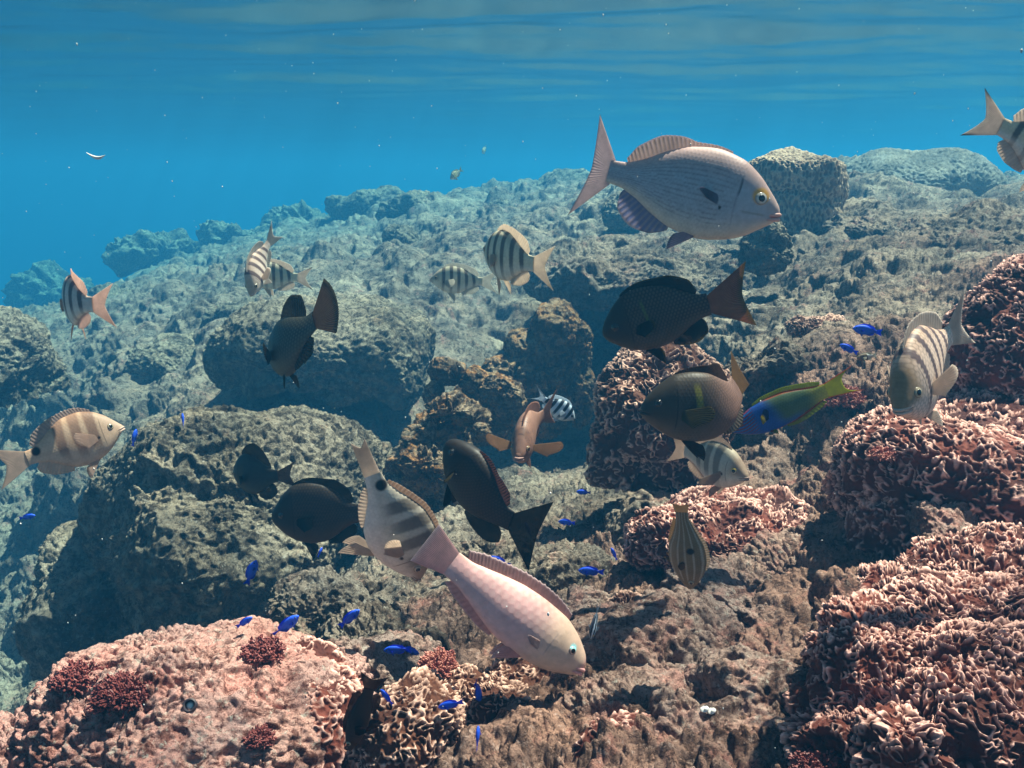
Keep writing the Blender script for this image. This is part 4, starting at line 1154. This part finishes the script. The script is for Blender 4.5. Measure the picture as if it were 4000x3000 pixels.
# T parrotfish
fish('parrot', 'parrotfish', 'pink parrotfish swimming down to the right with a blue lidded eye, in the foreground', None, 1118, 1332, 1.17, 0.224, -8, -38, -22, parrot_col,
     fin_col((0.84, 0.56, 0.56), ray=(0.70, 0.44, 0.44), edge=(0.88, 0.70, 0.72), edge_from=0.8, part={'tail': (1.0, 0.66, 0.66), 'dorsal': (0.66, 0.42, 0.40), 'pect': (0.9, 0.72, 0.68)}), hi=2.3, deep=0.98,
     tail=dict(up=0.20, midl=0.20, low=0.20, spread=0.135, nray=18), dorsal=dict(s0=0.24, s1=0.93, h=[.04, .065, .07, .07, .07, .07, .05], nray=22, spiny=1.0, lean=0.55), anal=dict(s0=0.56, s1=0.93, h=[.02, .04, .045, .045, .03]),
     pect=dict(s=0.32, z=-0.045, len=0.10, out=24, droop=-4, fan=16), pelvic=dict(s=0.36, len=0.18, down=38), eye=dict(s=0.138, z=0.048, r=0.026, iris=(0.62, 0.42, 0.34), ring=(0.35, 0.9, 0.95)), lips=dict(col=(0.74, 0.38, 0.36), r=0.012, z=-0.012), bend=6)
# U lined fish
fish('sergeant', 'lined_fish', 'brown fish with pale lengthwise lines hanging tail up in front of the long coral ledge', None, 1482, 1190, 1.15, 0.112, 20, -80, 48, lined_col, fin_col((0.34, 0.22, 0.12), ray=(0.24, 0.15, 0.08), part={'dorsal': (0.42, 0.34, 0.28)}), hi=1.5, deep=0.85,
     tail=dict(up=0.10, midl=0.08, low=0.10, spread=0.10), dorsal=dict(h=[.02, .04, .045, .04, .03, .02, .01]), anal=dict(h=[.02, .04, .03]), pect=dict(len=0.12, out=10), pelvic=dict(len=0.1))
# V dark slender
fish('wrasse', 'slender_fish', 'slim dark brown fish hanging tail up beside the bottom left mound', None, 776, 1552, 0.98, 0.082, 190, -72, 0, dark_col(base=(0.05, 0.022, 0.018), light=(0.06, 0.03, 0.02), belly=(0.06, 0.03, 0.022)), fin_col((0.05, 0.022, 0.018), ray=(0.03, 0.015, 0.012)), hi=1.1, bend=14)
# X, Y and distant ones
fish('damsel', 'small_fish', 'small fish, brown in front and white behind, below the two violet blue fish', None, 1868, 771, 1.9, 0.038, 190, -6, 0, twotone_col, fin_col((0.70, 0.66, 0.56), part={'dorsal': (0.5, 0.45, 0.35)}), hi=0.6)
fish('sergeant', 'banded_fish', 'tiny dark fish with blue white stripes, nose down in the shade right of the parrotfish', None, 1283, 1352, 1.22, 0.036, 240, -62, 0, lambda s, t, x, z: lerp((0.02, 0.025, 0.05), (0.55, 0.66, 0.80), sstep(np.sin(t * 9 + s * 5), 0.35, 0.6)), fin_col((0.30, 0.36, 0.45)), hi=0.6, tail=dict(up=0.45, midl=0.15, low=0.45, spread=0.22))
fish('sergeant', 'striped_fish', 'tiny yellowish striped fish far off in the blue above the crest', SG, 983, 378, 5.2, 0.085, 222, -34, 0, sergeant_col(base=(0.80, 0.78, 0.45)), fin_col((0.75, 0.72, 0.42)), hi=0.5, tail=SGT['tail'])
fish('sergeant', 'striped_fish', 'faintest distant fish, a pale smudge in the blue above the crest', SG, 1045, 325, 8.5, 0.10, 250, -30, 0, sergeant_col(base=(0.70, 0.66, 0.45)), fin_col((0.66, 0.6, 0.42)), hi=0.5, tail=SGT['tail'])

# ---- blue damselfish: one built, the rest copied
DAMSELS = [  # px, py, depth, length, yaw, pitch, label
    (1272, 1234, 1.75, .031, 180, 4, 'blue damselfish facing left above the back of the pink parrotfish, right of it'),
    (545, 1232, 1.9, .036, 15, 66, 'blue damselfish swimming steeply upward in front of the shaded boulder'),
    (623, 1348, 1.45, .032, 12, 38, 'blue damselfish climbing just above the red seaweed on the mound'),
    (531, 1342, 1.9, .024, 10, 30, 'dim blue damselfish half hidden behind the top of the bottom left mound'),
    (759, 1332, 1.55, .028, 8, 40, 'blue damselfish tilted upward over brown rock, left of the parrotfish belly'),
    (853, 1404, 1.5, .028, 182, -2, 'blue damselfish facing left, left one of the touching pair'),
    (889, 1406, 1.55, .022, -8, -22, 'blue damselfish facing right, right one of the touching pair'),
    (969, 1523, 1.3, .023, 184, -12, 'blue damselfish facing left on the pale finger coral near the bottom'),
    (1033, 1497, 1.3, .028, 70, -66, 'slim blue damselfish hanging vertically right of the red coral tuft'),
    (1032, 1590, 1.2, .020, 80, 70, 'lowest tiny blue damselfish, upright among the coral fingers'),
    (833, 1503, 1.35, .018, 150, 40, 'blue damselfish peeping over the finger coral beside the slim dark fish'),
    (1075, 1211, 1.8, .028, 176, 22, 'blue damselfish above the tail fin of the pink parrotfish'),
    (1221, 1128, 2.2, .026, 165, 0, 'pale glinting blue damselfish over the sandy hollow in the centre'),
    (1140, 1142, 2.1, .024, 120, 40, 'dark blue damselfish just right of the fanned black tail'),
    (946, 1145, 2.0, .020, 60, -60, 'small blue damselfish in the black shade left of the fish heading up'),
    (1258, 1063, 2.4, .024, 178, 4, 'small blue damselfish left of the foot of the round leaf coral head'),
    (1325, 1194, 1.95, .018, 130, 50, 'little blue damselfish between the sandy hollow and the long coral ledge'),
    (1868, 713, 2.0, .040, 176, 8, 'larger violet blue damselfish facing left, upper of two by the right coral wall'),
    (1830, 752, 2.1, .028, 168, 24, 'blue damselfish facing left, lower of two by the right coral wall'),
    (62, 1116, 2.6, .028, 8, 8, 'dim violet damselfish in the dark blue shade at the left edge'),
    (692, 1191, 1.95, .014, 60, 50, 'speck sized blue damselfish under the round black fish'),
    (395, 906, 3.0, .034, 110, 55, 'faint blue fish on the grey slope above the broad boulder'),
    (291, 942, 3.0, .036, 70, 66, 'faint upright blue fish beside the large tan fish on the left'),
]
dm = None
for px, py, d, L, yaw, pitch, lab in DAMSELS:
    d2 = min(far(px, d) * 0.9, reef_depth(px, py)[0] - 0.03, reef_depth(px, py + 14)[0] - 0.02)
    L *= 1.36 * d2 / d
    d = d2
    if dm is None:
        dm = fish('damsel', 'damselfish', lab, 'small blue damselfish', px, py, min(d, 2.39), 1.0, yaw, pitch, 0, damsel_col, fin_col((0.02, 0.05, 0.75), edge=(0.06, 0.06, 0.55)), hi=0.7,
                  tail=dict(up=0.24, midl=0.17, low=0.24, spread=0.16), dorsal=dict(h=[.02, .05, .06, .06, .07, .07, .02], spiny=0.0), anal=dict(h=[.02, .06, .07, .06, .02]), pect=dict(len=0.16), pelvic=dict(len=0.13), eye=dict(iris=(0.01, 0.02, 0.2), r=0.03))
        dm.scale = (L, L, L)
        first = dm
        continue
    c = first.copy()
    COL.objects.link(c)
    c.location = at(px, py, d)
    c.rotation_euler = (Matrix.Rotation(R(yaw), 3, 'Z') @ Matrix.Rotation(R(-pitch), 3, 'Y')).to_euler()
    c.scale = (L, L, L)
    c['label'] = lab
    for ch in list(first.children):
        k = ch.copy()
        COL.objects.link(k)
        k.parent = c
        for g in list(ch.children):
            kk = g.copy()
            COL.objects.link(kk)
            kk.parent = k

# ------------------------------------------------------------------ red seaweed tufts
def weed_mat(name, a, b):
    m, nt, p = new_mat(name)
    tc = nt.nodes.new('ShaderNodeTexCoord').outputs['Object']
    n = node(nt, 'ShaderNodeTexNoise', scale=120, detail=3)
    nt.links.new(tc, n.inputs['Vector'])
    nt.links.new(mixc(nt, ramp(nt, n.outputs['Fac'], [(0.35, 0.0), (0.65, 1.0)]), a, b), p.inputs['Base Color'])
    p.inputs['Roughness'].default_value = 0.6
    return m


M_WEED = weed_mat('red_weed', (0.12, 0.018, 0.02), (0.25, 0.065, 0.055))
M_WEED2 = weed_mat('pink_weed', (0.34, 0.085, 0.075), (0.52, 0.22, 0.16))


def tuft(label, px, py, d, rad, mat, n=150, seed=1, thick=0.0014, squash=0.8):
    rad *= 0.85
    rs = random.Random(seed)
    Vs, Fs = [], []

    def twig(p, q, r0, r1):
        ax = (q - p).normalized()
        a = ax.orthogonal().normalized()
        b = ax.cross(a)
        k = len(Vs)
        for c0, r in ((p, r0), (q, r1)):
            for i in range(4):
                t = i * math.pi / 2
                Vs.append(c0 + (a * math.cos(t) + b * math.sin(t)) * r)
        for i in range(4):
            j = (i + 1) % 4
            Fs.append((k + i, k + j, k + 4 + j, k + 4 + i))
        Fs.append((k + 4, k + 5, k + 6, k + 7))
    for i in range(n):
        dirv = Vector((rs.gauss(0, 1), rs.gauss(0, 1), abs(rs.gauss(0, 0.9)) + 0.05)).normalized()
        p0 = Vector((dirv.x, dirv.y, 0)) * rad * 0.15
        ln = rad * rs.uniform(0.6, 1.05)
        p1 = p0 + Vector((dirv.x, dirv.y, dirv.z * squash)) * ln * 0.6
        twig(p0, p1, thick, thick * 0.9)
        for j in range(rs.randint(3, 5)):
            d2 = (dirv + Vector((rs.gauss(0, .55), rs.gauss(0, .55), rs.gauss(0, .4)))).normalized()
            p2 = p1 + d2 * ln * rs.uniform(0.22, 0.45)
            twig(p1 + (p0 - p1) * rs.uniform(0, 0.4), p2, thick * 0.95, thick * 0.8)
            for q in range(2):
                d3 = (d2 + Vector((rs.gauss(0, .7), rs.gauss(0, .7), rs.gauss(0, .6)))).normalized()
                twig(p2, p2 + d3 * ln * rs.uniform(0.08, 0.18), thick * 0.9, thick * 0.8)
    me = raw_mesh('seaweed_tuft', np.array([v[:] for v in Vs]), np.array(Fs), smooth=False)
    d, nor = reef_depth(px, py + 0.45 * rad / d * FPX)
    o = obj('seaweed_tuft', me, mat, loc=tuple(at(px, py + 0.45 * rad / d * FPX, d)))
    tag(o, label, 'seaweed', 'red seaweed tufts')


tuft('dark red bushy seaweed sticking out at the left end of the bottom left mound', 170, 1452, 1.22, 0.032, M_WEED, 170, 1)
tuft('wide red brown seaweed cushion lying on the bottom left mound', 265, 1482, 1.12, 0.038, M_WEED, 190, 2, squash=0.7)
tuft('dark wine red seaweed on top of the bottom left mound under a blue fish', 568, 1395, 1.22, 0.030, M_WEED, 170, 3)
tuft('pinkish red branching tuft under the tail side of the pink parrotfish', 948, 1430, 1.38, 0.034, M_WEED2, 190, 4, squash=1.2)
tuft('fuzzy red seaweed patch on the pink coral plateau', 1908, 975, 1.38, 0.024, M_WEED2, 140, 5, thick=0.0011)
tuft('purple red coral like tuft behind the yellow tail of the wrasse', 1822, 850, 1.95, 0.050, M_WEED2, 230, 6, thick=0.0022)
tuft('deep red tuft at the bottom edge left of the dark corner', 1765, 1640, 0.92, 0.030, M_WEED, 150, 7)
tuft('thin rusty red weed on the shaded right flank of the bottom left mound', 560, 1585, 1.03, 0.020, M_WEED, 110, 8, thick=0.001)

# ------------------------------------------------------------------ small things on the rock
M_WHITE = weed_mat('shell_white', (0.70, 0.66, 0.60), (0.82, 0.80, 0.76))
M_BLACK = weed_mat('tube_dark', (0.03, 0.02, 0.03), (0.06, 0.04, 0.04))
bm = bmesh.new()
prof = [(0.010, 0.0), (0.0105, 0.004), (0.010, 0.008), (0.0085, 0.0095), (0.007, 0.009), (0.0065, 0.004), (0.0062, -0.004)]
ring = []
for i in range(20):
    a = i * math.tau / 20
    ring.append([bm.verts.new((r * math.cos(a) * (1 + 0.05 * math.sin(3 * a)), r * math.sin(a), z)) for r, z in prof])
for i in range(20):
    for j in range(len(prof) - 1):
        bm.faces.new((ring[i][j], ring[(i + 1) % 20][j], ring[(i + 1) % 20][j + 1], ring[i][j + 1]))
me = bpy.data.meshes.new('worm_tube')
bm.to_mesh(me)
bm.free()
t = bpy.data.objects.new('worm_tube', None)
t.empty_display_size = 0.01
COL.objects.link(t)
t.location = at(412, 1524, reef_depth(412, 1524)[0] - 0.002)
t.rotation_euler = (R(55), R(10), 0)
t.scale = (0.8, 0.8, 0.8)
tag(t, 'dark ringed worm tube with a white plug on the bottom left mound', 'worm tube')
obj('tube', me, M_BLACK, t)
EV, EF = ico(2)
obj('plug', raw_mesh('plug', EV * np.array((0.0055, 0.0055, 0.003)) + np.array((0, 0, 0.003)), EF), M_WHITE, t)
for px, py, d, lab in ((1522, 1532, 1.1, 'white shell, left one of two lying on the pink crusted rock near the bottom'), (1537, 1536, 1.1, 'white shell, right one of two lying on the pink crusted rock near the bottom')):
    q = EV * np.array((0.006, 0.004, 0.0022))
    q[:, 2] += 0.0012 * np.cos(EV[:, 0] * 9)
    o = obj('shell', raw_mesh('shell', q, EF), M_WHITE, loc=tuple(at(px, py, reef_depth(px, py)[0] - 0.001)))
    o.rotation_euler = (R(35), R(-15), 0)
    tag(o, lab, 'shell', 'white shells')
# drifting white strand
n = 14
u = np.linspace(0, 1, n)
cp = np.stack([(u - 0.5) * 0.030, 0.002 * np.sin(u * 5), 0.006 * (0.5 - u) ** 2 * 4 - 0.004 * u], 1)
rad = 0.0026 * np.sin(np.pi * np.clip(u, 0.03, 0.97)) ** 0.7
k = np.linspace(0, math.tau, 8, endpoint=False)
q = (cp[:, None, :] + np.stack([0 * k, np.cos(k), np.sin(k)], 1)[None] * rad[:, None, None]).reshape(-1, 3)
o = obj('drifting_strand', raw_mesh('drifting_strand', q, grid_faces(n, 8, True)), M_WHITE, loc=tuple(at(208, 338, 1.4)))
tag(o, 'white curved strand drifting in the open blue water on the left', 'strand')

# ------------------------------------------------------------------ floating specks
rs = np.random.default_rng(5)
N = 900
TV, TF = ico(1)
dd = rs.uniform(0.35, 4.5, N) ** 1.0
hx, vy = rs.uniform(-0.8, 0.8, N), rs.uniform(-0.50, 0.55, N)
vv = []
ff = []
for i in range(N):
    c = np.array((hx[i], math.cos(PITCH) + vy[i] * math.sin(PITCH), vy[i] * math.cos(PITCH) - math.sin(PITCH))) * dd[i]
    if c[2] > 0.7:
        continue
    r = rs.choice([0.00035, 0.0005, 0.0008], p=[.52, .33, .15]) * (0.5 + 0.5 * dd[i])
    ff.append(TF + len(vv) * len(TV))
    vv.append(TV * r * np.array((1.0, 1.0, rs.uniform(1.0, 2.0))) + c)
o = obj('floating_particles', raw_mesh('floating_particles', np.concatenate(vv), np.concatenate(ff)), M_WHITE)
tag(o, kind='stuff')


# ------------------------------------------------------------------ water surface seen from below
NX, NYW = 260, 420
wx = np.linspace(-1, 1, NX)
wl = np.linspace(math.log(0.4), math.log(145), NYW)
gx, gl = np.meshgrid(wx, wl)
gyv = np.exp(gl).ravel()
X = gx.ravel() * np.maximum(gyv * 0.98, 2.0)
Pw = np.stack([X * 0.6, gyv * 1.3, np.zeros_like(X)], 1).astype(np.float32)
Z = 1.25 + 0.085 * fbm(Pw, 0.45, 2, 81) + 0.018 * fbm(Pw, 1.7, 2, 84) + 0.007 * fbm(Pw, 6.0, 2, 88)
me = raw_mesh('water', np.stack([X, gyv - 1.2, Z], 1), grid_faces(NYW, NX))
M_WATER, nt, p = new_mat('water_surface')
out = nt.nodes['Material Output']
lw = nt.nodes.new('ShaderNodeLayerWeight')
lw.inputs['Blend'].default_value = 0.5
fr = ramp(nt, lw.outputs['Facing'], [(0.14, 0.04), (0.52, 0.97)])
gl_ = nt.nodes.new('ShaderNodeBsdfGlossy')
gl_.inputs['Roughness'].default_value = 0.2
gl_.inputs['Color'].default_value = (0.38, 0.46, 0.52, 1)
tr = nt.nodes.new('ShaderNodeBsdfTransparent')
geo = nt.nodes.new('ShaderNodeNewGeometry').outputs['Position']
wv = node(nt, 'ShaderNodeTexNoise', scale=2.6, detail=3, rough=0.55, dist=1.2)
nt.links.new(geo, wv.inputs['Vector'])
nt.links.new(ramp(nt, wv.outputs['Fac'], [(0.36, 0.50), (0.56, 1.0)]), tr.inputs['Color'])  # uneven tint added so the sun falls dappled on the reef
mx = nt.nodes.new('ShaderNodeMixShader')
nt.links.new(fr, mx.inputs['Fac'])
nt.links.new(tr.outputs['BSDF'], mx.inputs[1])
nt.links.new(gl_.outputs['BSDF'], mx.inputs[2])
nt.links.new(mx.outputs['Shader'], out.inputs['Surface'])
nt.nodes.remove(p)
tag(obj('water', me, M_WATER), kind='structure')

bm = bmesh.new()
bmesh.ops.create_cube(bm, size=1.0)
bmesh.ops.scale(bm, vec=(300, 160, 12), verts=bm.verts)
bmesh.ops.translate(bm, vec=(0, 76, -4.5), verts=bm.verts)
me = bpy.data.meshes.new('haze')
bm.to_mesh(me)
bm.free()
M_HAZE, nt, p = new_mat('blue_water')
nt.nodes.remove(p)
pv = nt.nodes.new('ShaderNodeVolumePrincipled')
pv.inputs['Color'].default_value = (*HAZE_C, 1)
pv.inputs['Absorption Color'].default_value = (*HAZE_A, 1)
pv.inputs['Density'].default_value = HAZE_D
pv.inputs['Anisotropy'].default_value = HAZE_G
nt.links.new(pv.outputs['Volume'], nt.nodes['Material Output'].inputs['Volume'])
haze = obj('haze', me, M_HAZE)
tag(haze, kind='stuff')
